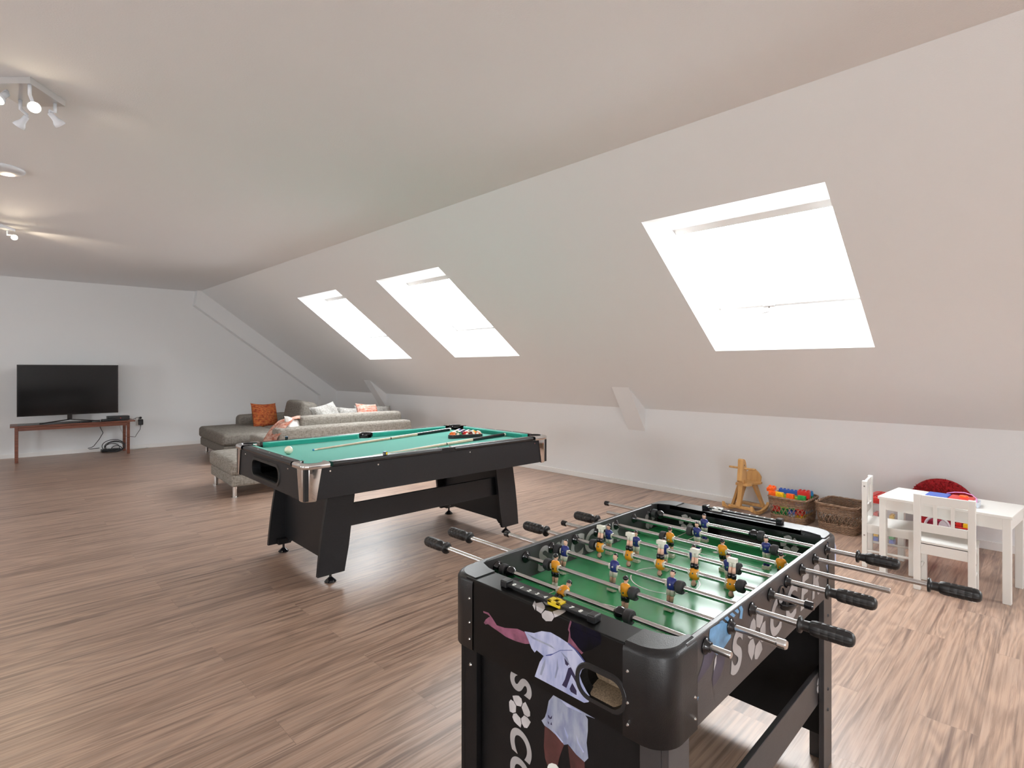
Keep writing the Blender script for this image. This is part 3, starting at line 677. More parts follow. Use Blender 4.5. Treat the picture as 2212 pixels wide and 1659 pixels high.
def sub(name, me, par, loc, rot=(0, 0, 0)):
    o = bpy.data.objects.new(name, me); C.objects.link(o); o.parent = par; o.location = loc; o.rotation_euler = rot; return o
# per rod: near end y, far end y, side of the handle (+1 far / -1 near), cap at near / far end, team, tilt (about the rod), players y, bumpers y, ball stops y
RODS = [
    (.475, 1.430, 1, None, None, 'orange', 62, [.931], [1.154, .723], [1.127, .748]),
    (.412, 1.458, 1, 'steel', None, 'orange', 4, [1.063, .816], [1.092, .789], []),
    (.422, 1.405, -1, None, 'black', 'blue', 12, [1.130, .937, .748], [1.158, .722], []),
    (.430, 1.318, 1, 'black', None, 'orange', 186, [1.080, .966, .855, .744, .634], [1.107, .607], []),
    (.430, 1.345, -1, None, 'black', 'blue', -3, [1.132, 1.019, .911, .807, .696], [1.160, .669], []),
    (.310, 1.272, 1, None, None, 'orange', -4, [.959, .770, .588], [.986], []),
    (.246, 1.315, -1, None, None, 'blue', -3, [.920, .677], [.947, .650], []),
    (.444, 1.410, -1, None, 'black', 'blue', -4, [.952], [1.167, .740], [1.141, .766]),
]
bush = MB(); bush.lathe([(.008, 0), (.017, 0), (.0185, .002), (.0175, .004), (.0115, .0055), (.0108, .013), (.0082, .013)], (0, 0, 0), (0, 1, 0), 24, sharp=False); BUSH = bush.mesh('bushing', 'gloss_black')
for i, (ya, yb, hs, ca, cb_, team, tilt, pl, bu, kn) in enumerate(RODS):
    x = RODX[i]
    m = MB(); m.lathe([(0, 0), (.0066, 0), (.0074, .001), (.0074, yb - ya - .001), (.0066, yb - ya), (0, yb - ya)], (x, ya, ZR), (x, yb, ZR), 20)
    rod = m.build('rod', 'steel', fx)
    def L(y, z=ZR): return tuple(WM[fx].inverted() @ Vector((x, y, z)))
    for k, y in enumerate(pl):
        a = radians(tilt)
        sub('player', PM[team], rod, L(y), (0, a, 0) if team == 'orange' else (0, -a, pi) if False else ((0, a, 0) if team == 'orange' else (0, a, 0)))
        if team == 'blue': rod.children[-1].rotation_euler = Matrix.Rotation(a, 3, 'Y').to_4x4().to_euler() if False else (Matrix.Rotation(a, 4, 'Y') @ Matrix.Rotation(pi, 4, 'Z')).to_euler()
    for y in bu: sub('bumper', BUM, rod, L(y), (0, 0, pi if y > yc else 0))
    for y in kn: sub('ball_stop', KNO, rod, L(y))
    sub('handle', HAN, rod, L(yb if hs > 0 else ya), (0, 0, 0 if hs > 0 else pi))
    if ca or cb_:
        for yq, kind_, d in ((ya, ca, -1), (yb, cb_, 1)):
            if kind_:
                c = MB(); c.lathe([(.0076, -.016), (.0100, -.016), (.0104, -.013), (.0104, .002), (.0085, .005), (0, .005)], (x, yq, ZR), (x, yq + d, ZR), 20); c.build('end_cap', 'gloss_black' if kind_ == 'black' else 'chrome', rod)
    for yq, d in ((FY0, -1), (FY0 + PT, 1), (FY1 - PT, -1), (FY1, 1)): sub('bushing', BUSH, rod, L(yq), (0, 0, 0 if d > 0 else pi))
# ball-entry cup on the near side panel
c = MB(); c.lathe([(.0, .006), (.020, .006), (.022, -.002), (.027, -.003), (.029, .000), (.029, .0015)], (1.578, FY0 - .001, .735), (1.578, FY0 + 1, .735), 24)
nA, nB = 14, 6
pts_ = [(1.618 + .046 * cos(pi * a / nA) * cos(pi / 2 * b / nB), FY0 - .034 * sin(pi * a / nA) * cos(pi / 2 * b / nB), .712 - .026 * sin(pi / 2 * b / nB)) for b in range(nB + 1) for a in range(nA + 1)]
c.raw(pts_, [[b * (nA + 1) + a, b * (nA + 1) + a + 1, (b + 1) * (nA + 1) + a + 1, (b + 1) * (nA + 1) + a] for b in range(nB) for a in range(nA)], smooth=True)
c.tube([(1.618 + .046 * cos(pi * a / nA), FY0 - .034 * sin(pi * a / nA), .712) for a in range(nA + 1)], .0025, 6)
c.build('ball_entry_cup', 'gloss_black', fx)

# ---------------- printed artwork on the cabinet (flat prints lying on the boards)
XFr = FX0 - .0006; XLo = FX0 + .0494; YSi = FY0 - .0006
XLo = FX0 + .03 + .020 - .0006
def pr(parent, name, pts, m, plane_, lift=0.0, clip=None):
    if plane_ == 'F': P = [at_x(x, y, XFr - lift) for x, y in pts]
    elif plane_ == 'L': P = [at_x(x, y, XLo - lift) for x, y in pts]
    elif plane_ == 'T': P = [at_z(x, y, ZT + .0006 + lift) for x, y in pts]
    else: P = [at_y(x, y, YSi - lift) for x, y in pts]
    if clip: P = [Vector((p.x, p.y, max(clip[0], min(clip[1], p.z)))) for p in P]
    mb = MB(); mb.raw(P, [list(range(len(P)))]); return mb, P
art = {}
_ea, _eb = proj((FX0, 1.1, ZT)), proj((FX0, .6, ZT))
def edge_side(q): return (q[0] - _ea[0]) * (_eb[1] - _ea[1]) - (q[1] - _ea[1]) * (_eb[0] - _ea[0])     # > 0: above the edge line, on the top board
def clip_poly(pts, sign):
    out = []
    for a, b in zip(pts, pts[1:] + pts[:1]):
        fa, fb = edge_side(a) * sign, edge_side(b) * sign
        if fa >= 0: out.append(a)
        if fa * fb < 0: t = fa / (fa - fb); out.append((a[0] + (b[0] - a[0]) * t, a[1] + (b[1] - a[1]) * t))
    return out
def add_print(name, m, plane_, pts, lift=0.0, clip=None):
    e_ = art.setdefault(name, (MB(), []))
    if m not in e_[1]: e_[1].append(m)
    parts = [(plane_, pts)] if plane_ != 'F' else [(q, w_) for q, w_ in (('F', clip_poly(pts, -1)), ('T', clip_poly(pts, 1))) if len(w_) > 2]
    for pl_, w_ in parts:
        mb, P = pr(fx, name, w_, m, pl_, lift, clip if pl_ != 'F' else None)
        e_[0].raw(P, [list(range(len(P)))], mi=e_[1].index(m))
z3 = lambda L_: [(960 + x * .27663, 1200 + y * .27663) for x, y in L_]
zc_ = lambda L_: [(1060 + x * .13198, 1440 + y * .13198) for x, y in L_]
zs = lambda L_: [(1440 + x * .25253, 1240 + y * .25253) for x, y in L_]
FC = (ZB + .001, ZT - .013)
add_print('player_print', 'skin_purple', 'F', z3([(303, 433), (345, 447), (375, 490), (410, 545), (470, 565), (570, 572), (630, 600), (655, 640), (665, 690), (630, 690), (560, 670), (480, 635), (410, 585), (370, 558), (340, 535), (320, 540), (308, 525), (322, 500), (345, 482), (357, 478), (338, 460), (305, 447)]), clip=FC)
add_print('player_print', 'skin_purple', 'F', z3([(985, 500), (972, 545), (965, 580), (975, 600), (963, 680), (1020, 725), (1072, 772), (1100, 740), (1030, 640), (1000, 540)]), clip=FC)
add_print('player_print', 'shirt_print', 'F', z3([(625, 592), (700, 605), (760, 590), (830, 600), (900, 640), (963, 682), (1020, 740), (1060, 790), (1090, 830), (1115, 870), (1075, 890), (1057, 940), (1075, 990), (1110, 1060), (1142, 1110), (1125, 1145), (1090, 1150), (900, 1048), (705, 945), (745, 830), (775, 785), (745, 760), (720, 740), (705, 758), (680, 725), (655, 660)]), .0002, FC)
add_print('player_print', 'hair_print', 'F', z3([(1000, 497), (1040, 485), (1120, 495), (1185, 535), (1210, 580), (1225, 640), (1220, 690), (1150, 735), (1080, 757), (1045, 720), (1030, 700), (985, 640), (978, 570)]), .0003, (ZB, ZT - .0125))
add_print('player_print', 'navy_line', 'F', z3([(790, 778), (850, 765), (905, 738), (1000, 738), (1000, 742), (905, 743), (852, 770), (830, 782), (795, 784)]), .0004, FC)
add_print('player_print', 'navy_line', 'F', z3([(968, 680), (1040, 745), (1100, 830), (1093, 830), (1035, 752), (965, 690)]), .0004, FC)
add_print('player_print', 'number_print', 'F', zc_([(1270, 25), (1312, 10), (1455, 290), (1425, 312), (1320, 130), (1238, 350), (1165, 303), (1215, 210)]), .0005, FC)
add_print('player_print', 'number_print', 'F', zc_([(1335, 268), (1405, 395), (1405, 468), (1312, 412), (1290, 365)]), .0005, FC)
add_print('player_print', 'number_print', 'F', z3([(935, 798), (972, 848), (960, 862), (945, 850)]), .0005, FC)
for q in (([(640, 605), (700, 640), (830, 700), (870, 735), (800, 700), (690, 650)]), ([(905, 745), (960, 800), (985, 870), (940, 800)]), ([(790, 800), (760, 870), (745, 930), (760, 935), (785, 860)]), ([(880, 800), (890, 880), (870, 960), (860, 955), (875, 880)])):
    add_print('player_print', 'shorts_print', 'F', z3(q), .0004, FC)
LC = (.10, ZB + .001)
add_print('player_print_lower', 'shorts_print', 'L', zc_([(1045, 380), (1200, 440), (1420, 560), (1520, 590), (1640, 640), (1795, 750), (1755, 845), (1700, 850), (1548, 795), (1590, 860), (1590, 1050), (1570, 1250), (1598, 1500), (1535, 1562), (1400, 1440), (1265, 1270), (1240, 1275), (1200, 1280), (1080, 1130), (960, 1020), (880, 965), (830, 880), (850, 865), (885, 830), (915, 740), (950, 560), (1035, 455)]), .0002, LC)
add_print('player_print_lower', 'skin_brown', 'L', zc_([(885, 970), (960, 1020), (1080, 1130), (1205, 1275), (1180, 1330), (1120, 1500), (1100, 1620), (930, 1620), (890, 1500), (870, 1300)]), .0001, LC)
add_print('player_print_lower', 'skin_brown', 'L', zc_([(1260, 1275), (1400, 1440), (1535, 1560), (1540, 1760), (1320, 1760), (1285, 1480)]), .0001, LC)
add_print('player_print_lower', 'line', 'L', zc_([(930, 1900), (928, 1640), (950, 1595), (1000, 1578), (1070, 1600), (1115, 1660), (1130, 1900)]), .0002, LC)
for q in ([(1050, 430), (1180, 560), (1320, 640), (1520, 770), (1400, 720), (1240, 650)], [(1000, 1000), (1100, 1120), (1190, 1240), (1170, 1245), (1060, 1110)], [(1200, 980), (1270, 1130), (1260, 1190), (1225, 1110)], [(1400, 1110), (1440, 1240), (1530, 1400), (1510, 1410), (1420, 1250)]):
    add_print('player_print_lower', 'shirt_print', 'L', zc_(q), .0004, LC)
for q in ([(935, 790), (955, 800), (975, 850), (945, 840)], [(1005, 800), (1000, 850), (960, 865), (975, 830)], [(930, 890), (950, 910), (955, 940), (940, 935)], [(995, 905), (1005, 960), (975, 945)]): add_print('player_print_lower', 'number_print', 'L', zc_(q), .0005, LC)
SCp = (ZB + .001, ZT - .002)
add_print('side_player_print', 'sky_print', 'S', zs([(372, 425), (400, 405), (470, 412), (540, 425), (552, 540), (505, 610), (470, 660), (432, 692), (400, 665), (365, 625), (365, 520)]), .0002, SCp)
for q in ([(382, 412), (425, 372), (445, 412), (420, 418)], [(448, 368), (475, 340), (500, 415), (480, 418)], [(492, 332), (520, 315), (548, 395), (530, 412)], [(538, 306), (562, 290), (590, 352), (575, 372)], [(580, 282), (606, 268), (622, 322), (610, 338)], [(618, 262), (640, 250), (655, 300), (645, 385), (622, 380), (632, 320)]):
    add_print('side_player_print', 'sky_print', 'S', zs(q), .0002, SCp)
add_print('side_player_print', 'slate_print', 'S', zs([(330, 640), (400, 668), (412, 690), (380, 770), (320, 860), (262, 940), (242, 1000), (240, 960), (288, 830), (318, 720)]), .0001, SCp)
add_print('side_player_print', 'slate_print', 'S', zs([(432, 692), (470, 664), (507, 672), (492, 770), (462, 870), (420, 940), (396, 968), (390, 895), (412, 790), (420, 730)]), .0001, SCp)
add_print('side_player_print', 'print_white', 'S', zs([(412, 730), (428, 690), (424, 760), (404, 830)]), .0003, SCp)
add_print('side_player_print', 'sky_print', 'S', zs([(240, 1045), (274, 1050), (262, 1100), (240, 1150)]), .0002, SCp)
# far end of the same panel: a second, smaller player print seen past the rods
add_print('distant_player_print', 'shirt_print', 'S', [(1786, 1175), (1800, 1164), (1806, 1180), (1806, 1215), (1797, 1220), (1800, 1195)], .0002, SCp)
add_print('distant_player_print', 'shorts_print', 'S', [(1784, 1222), (1797, 1208), (1803, 1230), (1799, 1255), (1790, 1240)], .0002, SCp)
def ball_print(key, m, centre, r, ux, uy, rot=0.0, cut=1.0, missing=()):
    """printed football: five pale patches around a dark pentagon, ragged rim"""
    X = frame(centre, ux, uy); mb = MB()
    for k in range(5):
        if k in missing: continue
        a0 = rot + 2 * pi * k / 5; a1 = a0 + 2 * pi / 5; g = .045
        pin = lambda a, q: (r * q * cos(a), r * q * sin(a), 0)
        am = (a0 + a1) / 2
        poly = [pin(a0 + g * 1.6, .40), pin(a1 - g * 1.6, .40), pin(a1 - g * .8, .72), pin(a1 - .16, 1.0), pin(am + .10, .97), pin(am - .16, 1.0), pin(a0 + .20, .93), pin(a0 + g * .8, .70)]
        mb.raw(poly, [list(range(8))], X=X)
    mb.build('football_emblem', m, fx)
def word_print(key, m, txt, centre, size, ux, uy, bold, shear=.0):
    vs, fs = text_mesh(txt, size, bold=bold, shear=shear, ext=.0003); mb = MB(); mb.raw(vs, fs, X=frame(centre, ux, uy)); mb.build('letter', m, fx)
# near side panel: S (ball) C C E R
SZ = .132; zt_ = .685
for ch, x in (('S', 1.278), ('C', 1.535), ('C', 1.655), ('E', 1.770), ('R', 1.885)): word_print('lettering', 'print_grey', ch, (x, YSi - .0003, zt_), SZ, (1, 0, 0), (0, 0, 1), .0045, .18)
ball_print('lettering', 'print_grey', (1.408, YSi, .684), .060, (1, 0, 0), (0, 0, 1), .5)
# far side panel, inner face (reads from inside): the same word, partly below the pitch
for ch, x in (('S', 1.325), ('C', 1.505), ('C', 1.585), ('E', 1.665), ('R', 1.740)): word_print('lettering', 'print_grey', ch, (x, FY1 - PT - .0006, .733), .105, (1, 0, 0), (0, 0, 1), .0035, .15)
ball_print('lettering', 'print_grey', (1.420, FY1 - PT - .0006, .733), .045, (1, 0, 0), (0, 0, 1), .3)
ball_print('lettering', 'print_grey', (1.995, FY1 - PT - .0006, .735), .040, (1, 0, 0), (0, 0, 1), .9)
# front leg board: the word runs downward
yl_ = .978
for ch, z in (('S', .549), ('C', .397), ('C', .322), ('E', .25), ('R', .17)): word_print('lettering', 'print_grey', ch, (XLo - .0003, yl_, z), .100, (0, 0, -1), (0, -1, 0), .0035, .15)
ball_print('lettering', 'print_white', (XLo, yl_, .472), .040, (0, 0, -1), (0, -1, 0), .25)
# front edge ball, far goal wall balls, stretcher ball
for q in ([(66, 430), (95, 365), (112, 400), (100, 500)], [(112, 402), (200, 385), (235, 440), (236, 478), (185, 545), (120, 500)], [(215, 385), (265, 355), (400, 425), (300, 430), (250, 425)], [(400, 430), (450, 440), (560, 465), (520, 490), (420, 470)], [(345, 515), (420, 490), (530, 490), (520, 520), (440, 570), (370, 600)], [(240, 500), (335, 520), (365, 595), (330, 650), (250, 650), (200, 600), (190, 550)]):
    add_print('football_print', 'print_white', 'F', [(1140 + x * 260 / 1659, 1240 + y * 260 / 1659) for x, y in q])
for y in (1.06, .665): ball_print('lettering', 'print_white', (FX1 - EW - .0006, y, .735), .032, (0, -1, 0), (0, 0, 1), -.1)
ball_print('lettering', 'print_white', (FX1 - .105, FY0 + .0294, .290), .030, (1, 0, 0), (0, 0, 1), .4)
for name, (mb, ms) in art.items(): mb.build(name, ms, fx)

# ================================================================== POOL TABLE
PTH = radians(-1.575); PC = (2.400, 3.649)
pt = thing('pool_table', 'black pool table with green cloth and chrome corners in the middle of the room', 'pool table', (PC[0], PC[1], 0), PTH)
WP = WM[pt]
PLx, PWy, PZT, PZB, PBED = 1.036, .631, .806, .590, .767
NX, NY = .942, .532                                   # cushion noses
def lp(mb, name, m, parent=pt, smooth=None): return mb.build(name, m, parent, local=True)
ap = MB(); a_t = .022
ap.box(-PLx + .012, PLx - .012, -PWy + .012, -PWy + .012 + a_t, PZB, PZT - .03, bev=.002)
ap.box(-PLx + .012, PLx - .012, PWy - .012 - a_t, PWy - .012, PZB, PZT - .03, bev=.002)
ap.box(PLx - .012 - a_t, PLx - .012, -PWy + .03, PWy - .03, PZB, PZT - .03, bev=.002)
# near end board with the ball-return window
hy, hz, hw, hh = .022, .684, .478, .100
x0_ = -PLx + .012
ap.box(x0_, x0_ + a_t, -PWy + .03, hy - hw / 2, PZB, PZT - .03); ap.box(x0_, x0_ + a_t, hy + hw / 2, PWy - .03, PZB, PZT - .03)
ap.box(x0_, x0_ + a_t, hy - hw / 2, hy + hw / 2, PZB, hz - hh / 2); ap.box(x0_, x0_ + a_t, hy - hw / 2, hy + hw / 2, hz + hh / 2, PZT - .03)
for sy in (1, -1):
    for sz in (1, -1):
        R = .045; poly = [(hy + sy * hw / 2, hz + sz * hh / 2)] + [(hy + sy * (hw / 2 - R + R * sin(a)), hz + sz * (hh / 2 - R + R * cos(a))) for a in [k * pi / 2 / 6 for k in range(7)]]
        ap.prism(poly, lambda u, v: (x0_, u, v), (a_t, 0, 0))
ap_o = lp(ap, 'apron', 'black_lam')
rim = MB(); n = 28
A = rounded(hw + .045, hh + .045, .060, 6, hy, hz); B = rounded(hw + .005, hh + .005, .045, 6, hy, hz); nn = len(A)
rim.raw([(x0_ - .0005, *q) for q in A] + [(x0_ - .006, hy + (q[0] - hy) * .985, hz + (q[1] - hz) * .96) for q in A] + [(x0_ - .006, *q) for q in B] + [(x0_ + .05, *q) for q in B], [[j * nn + k, j * nn + (k + 1) % nn, (j + 1) * nn + (k + 1) % nn, (j + 1) * nn + k] for j in range(3) for k in range(nn)])
lp(rim, 'return_window_rim', 'black_plastic', ap_o)
rb = MB(); rb.box(x0_ + .05, x0_ + .30, hy - hw / 2 - .01, hy + hw / 2 + .01, hz - hh / 2 - .014, hz - hh / 2 - .002); rb.box(x0_ + .30, x0_ + .31, hy - hw / 2 - .01, hy + hw / 2 + .01, hz - hh / 2, hz + hh / 2)
lp(rb, 'return_tray', 'hole', ap_o)
for x in (-.55, -.87, .88, .2): lp(MB().cyl((x, -PWy + .0125, .752), (x, -PWy + .009, .752), .006, .005, n=10), 'screw', 'chrome', ap_o)
for y in (.42, -.37): lp(MB().cyl((-PLx + .0125, y, .752), (-PLx + .009, y, .752), .006, .005, n=10), 'screw', 'chrome', ap_o)
# bed
bed = MB(); bo = []; bx, by = NX + .02, NY + .02
def arc_cut(cx0, cy0, R, p_in, p_out):
    a0, a1 = atan2(p_in[1] - cy0, p_in[0] - cx0), atan2(p_out[1] - cy0, p_out[0] - cx0)
    mid = atan2(-cy0, -cx0)
    def unw(a, ref):
        while a < ref - pi: a += 2 * pi
        while a > ref + pi: a -= 2 * pi
        return a
    a0, a1 = unw(a0, mid), unw(a1, mid)
    return [(cx0 + R * cos(a0 + (a1 - a0) * k / 12), cy0 + R * sin(a0 + (a1 - a0) * k / 12)) for k in range(13)]
def corner_arc(sx, sy, first_x):
    cx0, cy0, R = sx * (NX + .012), sy * (NY + .014), .056
    px1 = (sx * bx, cy0 - sy * sqrt(R * R - .008 ** 2)); py1 = (cx0 - sx * sqrt(R * R - .006 ** 2), sy * by)
    return arc_cut(cx0, cy0, R, px1, py1) if first_x else arc_cut(cx0, cy0, R, py1, px1)
def side_arc(sy):
    cy0, R = sy * (NY + .036), .046; dx = sqrt(R * R - .016 ** 2)
    return arc_cut(0, cy0, R, (sy * dx, sy * by), (-sy * dx, sy * by))
bo = corner_arc(1, 1, True) + side_arc(1) + corner_arc(-1, 1, False) + corner_arc(-1, -1, True) + side_arc(-1) + corner_arc(1, -1, False)
bed.prism(bo, lambda u, v: (u, v, PBED - .02), (0, 0, .02)); lp(bed, 'playing_bed', 'cloth')
# rails and cushions: long rails in two halves around the side pockets, end rails between the corner pockets
PR = .052
def rail(p0, p1, outn, name='rail'):
    """p0->p1 along the nose line, outn: outward normal; nose at the line"""
    p0, p1, o = Vector((*p0, 0)), Vector((*p1, 0)), Vector((*outn, 0)); d = (p1 - p0).normalized(); dep = PLx - NX if abs(o.x) else PWy - NY
    cw = .036
    prof = [(cw, PZT - .001), (dep - .012, PZT), (dep - .003, PZT - .004), (dep, PZT - .013), (dep - .003, PZT - .026), (dep - .014, PZT - .032), (cw, PZT - .032)]
    m = MB(); e0, e1 = .0, .0
    a = [p0 + o * u + Vector((0, 0, v)) - d * .0 for (u, v) in prof]; b = [p1 + o * u + Vector((0, 0, v)) for (u, v) in prof]
    m.loft([a, b], smooth=False); ro = lp(m, name, 'black_rail')
    c = MB(); cp = [(0.0, PZT - .008), (.004, PZT - .004), (cw, PZT - .0008), (cw, PBED - .004), (.012, PBED - .004), (.006, PZT - .020)]
    cut = .040
    a = [p0 + d * (cut * (1 - u / cw)) + o * u + Vector((0, 0, v)) for (u, v) in cp]; b = [p1 - d * (cut * (1 - u / cw)) + o * u + Vector((0, 0, v)) for (u, v) in cp]
    c.loft([a, b], smooth=False); lp(c, 'cushion', 'cloth', ro)
    dm = MB(); Ln = (p1 - p0).length
    for k in ((1, 2, 3) if abs(o.y) or True else ()):
        q = p0 + d * (Ln * (k / 4)) + o * (cw + (dep - cw) * .45) + Vector((0, 0, PZT + .0004))
        dm.raw([q + Vector((.009 * cos(a) * (1 if abs(d.x) else .55), .009 * sin(a) * (.55 if abs(d.x) else 1), 0)) for a in [2 * pi * j / 12 for j in range(12)]], [list(range(12))])
    lp(dm, 'diamond_marker', 'line', ro)
    return ro
cx_, sx_ = .855, .058
for sy in (1, -1):
    rail((-cx_, sy * NY), (-sx_, sy * NY), (0, sy)); rail((sx_, sy * NY), (cx_, sy * NY), (0, sy))
cy_ = .440
for sx in (1, -1): rail((sx * NX, -cy_), (sx * NX, cy_), (sx, 0))
# bridges of the long rails behind the side pockets
for sy in (1, -1):
    cy0, R0, yo = NY + .036, .0525, PWy - .004
    a_ = [(-.070, NY + .030), (-.0525, NY + .030)] + [(R0 * cos(t), cy0 + R0 * sin(t)) for t in [pi - pi * k / 14 for k in range(15)]] + [(.0525, NY + .030), (.070, NY + .030), (.070, yo), (-.070, yo)]
    m = MB(); m.prism([(x, sy * y) for x, y in a_], lambda u, v: (u, v, PZT - .031), (0, 0, .0306)); lp(m, 'rail_bridge', 'black_rail')
# pockets
for (x, y) in [(sx * (NX + .012), sy * (NY + .014)) for sx in (1, -1) for sy in (1, -1)] + [(0, NY + .036), (0, -NY - .036)]:
    corner = abs(x) > .5
    R = .060 if corner else .050
    m = MB(); m.lathe([(R, PBED - .004), (R, PZT - .14), (0, PZT - .14)], (x, y, 0), (x, y, 1), 28)
    ao = atan2(y, x) if corner else (pi / 2 if y > 0 else -pi / 2); da = radians(96 if corner else 88)
    ks = [ao - da + 2 * da * k / 20 for k in range(21)]
    m.raw([(x + R * cos(a), y + R * sin(a), z) for z in (PBED - .01, PZT + .001) for a in ks], [[k, k + 1, 22 + k, 21 + k] for k in range(20)])
    pk = lp(m, 'pocket', 'hole')
    l = MB(); pf = [(R - .001, PZT - .03), (R - .001, PZT + .0012), (R + .003, PZT + .0028), (R + .006, PZT + .001), (R + .006, PZT - .03)]
    l.raw([(x + r_ * cos(a), y + r_ * sin(a), z) for (r_, z) in pf for a in ks], [[j * 21 + k, j * 21 + k + 1, (j + 1) * 21 + k + 1, (j + 1) * 21 + k] for j in range(4) for k in range(20)], smooth=True)
    lp(l, 'pocket_rim', 'gloss_black', pk)
# chrome corners: a cap on the rail and a tapering wrap on the apron
for sx in (1, -1):
    for sy in (1, -1):
        Rr = .050
        def outl(ext, off, mar):
            pts = [(ext, off)]
            for k in range(9): a = k * pi / 2 / 8; pts.append((Rr + off - Rr * sin(a), Rr + off - Rr * cos(a)))
            return pts + [(off, ext)]
        ox = lambda q, z: Vector((sx * (PLx - q[0]), sy * (PWy - q[1]), z))
        m = MB(); lv = [(PZT - .032, .004, .158), (PZT - .028, -.003, .160), (PZT - .008, -.004, .160), (PZT - .001, .001, .160), (PZT + .0025, .010, .160)]
        rings = [[ox(q, z) for q in outl(e_, o_, 0)] for (z, o_, e_) in lv]; nr = len(rings[0])
        m.raw([p for r_ in rings for p in r_], [[i * nr + k, i * nr + k + 1, (i + 1) * nr + k + 1, (i + 1) * nr + k] for i in range(len(rings) - 1) for k in range(nr - 1)], smooth=True)
        # top plate with the pocket mouth cut out of it
        pc = (PLx - NX - .012, PWy - NY - .014); Rp = .064
        t = outl(.160, .010, 0)
        a0, a1 = atan2(.098 - pc[1], -.002 - pc[0] + .07), 0
        arc = [(pc[0] + Rp * cos(a), pc[1] + Rp * sin(a)) for a in [radians(100) + radians(250) * k / 20 for k in range(21)]]
        m.raw([ox(q, PZT + .0025) for q in t + [(pc[0] - .005, .160)] + arc + [(.160, pc[1] - .005)]], [list(range(len(t) + len(arc) + 2))])
        bt = lp(m, 'corner_cap', 'chrome')
        m = MB(); lv = [(PZB - .004, .004, .075), (PZB + .001, .006, .078), (PZT - .034, .006, .112)]
        lv = [(PZB - .006, .012, .078), (PZB, .007, .080), (PZT - .033, .007, .112)]
        rings = [[ox(q, z) for q in outl(e_, o_, 0)] for (z, o_, e_) in lv]
        m.raw([p for r_ in rings for p in r_], [[i * nr + k, i * nr + k + 1, (i + 1) * nr + k + 1, (i + 1) * nr + k] for i in range(len(rings) - 1) for k in range(nr - 1)], smooth=True)
        rings2 = [[ox(q, z) for q in outl(e_, o_ + .01, 0)] for (z, o_, e_) in lv]
        m.raw([p for r_ in rings2 for p in r_], [[i * nr + k, i * nr + k + 1, (i + 1) * nr + k + 1, (i + 1) * nr + k] for i in range(len(rings) - 1) for k in range(nr - 1)], smooth=True)
        m.raw(rings[0] + rings2[0], [[k, k + 1, nr + k + 1, nr + k] for k in range(nr - 1)])
        lp(m, 'corner_wrap', 'chrome', bt)
# pedestal: four curved legs, two end panels, one beam, levelling feet
for sx in (1, -1):
    for sy in (1, -1):
        out = [(.795, PZB + .01), (.812, .50), (.832, .38), (.848, .26), (.860, .15), (.868, .06)]; inn = [(.690, .06), (.660, .22), (.640, .38), (.622, .52), (.612, PZB + .01)]
        m = MB(); m.prism([(sx * x, z) for x, z in out + inn], lambda u, v: (u, sy * .440, v), (0, -sy * .026, 0)); lg = lp(m, 'leg', 'black_lam')
        f = MB(); f.lathe([(0, 0), (.036, 0), (.037, .004), (.030, .012), (.010, .030), (.008, .034), (.008, .070), (0, .070)], (sx * .765, sy * .395, 0), (sx * .765, sy * .395, 1), 24); lp(f, 'levelling_foot', 'gloss_black', lg)
        k_ = MB(); k_.box(sx * .765 - .045, sx * .765 + .045, sy * .413 - (.045 if sy > 0 else 0), sy * .413 + (0 if sy > 0 else .045), .062, .10); lp(k_, 'corner_block', 'black_soft', lg)
    m = MB(); m.prism([(-.414, PZB + .01), (.414, PZB + .01), (.414, .075), (.350, .075), (.325, .10), (-.325, .10), (-.350, .075), (-.414, .075)], lambda u, v: (sx * .745, u, v), (-sx * .022, 0, 0)); lp(m, 'end_panel', 'black_lam')
m = MB(); m.box(-.722, .722, -.385, -.362, .325, .472, bev=.002); lp(m, 'beam', 'black_lam')
m = MB(); m.box(-PLx + .03, PLx - .03, -PWy + .04, PWy - .04, PZB + .012, PZB + .024); lp(m, 'underside_board', 'black_soft')

# ---- things on the pool table
def wp(x, y, z): return WP @ Vector((x, y, z))
BR = .0286
def ball(num, x, y, label, rot=None):
    stripe = num > 8
    c = ['ball_white', 'ball_white'] if num == 0 else (['ball%d' % (num - 8 if stripe else num), 'ball_white'])
    m = MB(); b = bmesh.new(); bmesh.ops.create_uvsphere(b, u_segments=32, v_segments=20, radius=BR); b.verts.index_update()
    m.raw([v.co.copy() for v in b.verts], [[v.index for v in f.verts] for f in b.faces], 0, True)
    for i, f in enumerate(b.faces):
        cc = f.calc_center_median().normalized()
        if stripe and abs(cc.z) > .58: m.m[i] = 1
        if num and max(cc.dot(Vector((1, 0, 0))), cc.dot(Vector((-1, 0, 0)))) > .90: m.m[i] = 1
    b.free()
    p = wp(x, y, PBED + BR)
    o = bpy.data.objects.new('cue_ball' if num == 0 else 'billiard_ball', m.mesh('ball_%d' % num, c)); C.objects.link(o); o.location = p
    o.rotation_euler = rot if rot else (random.uniform(-.7, .7), random.uniform(-.7, .7), random.uniform(0, 6.28))
    return tag(o, label, 'ball', None if num == 0 else 'billiard balls in the triangle rack')
ball(0, -.843, .095, 'cream cue ball lying alone near the left end of the green cloth')
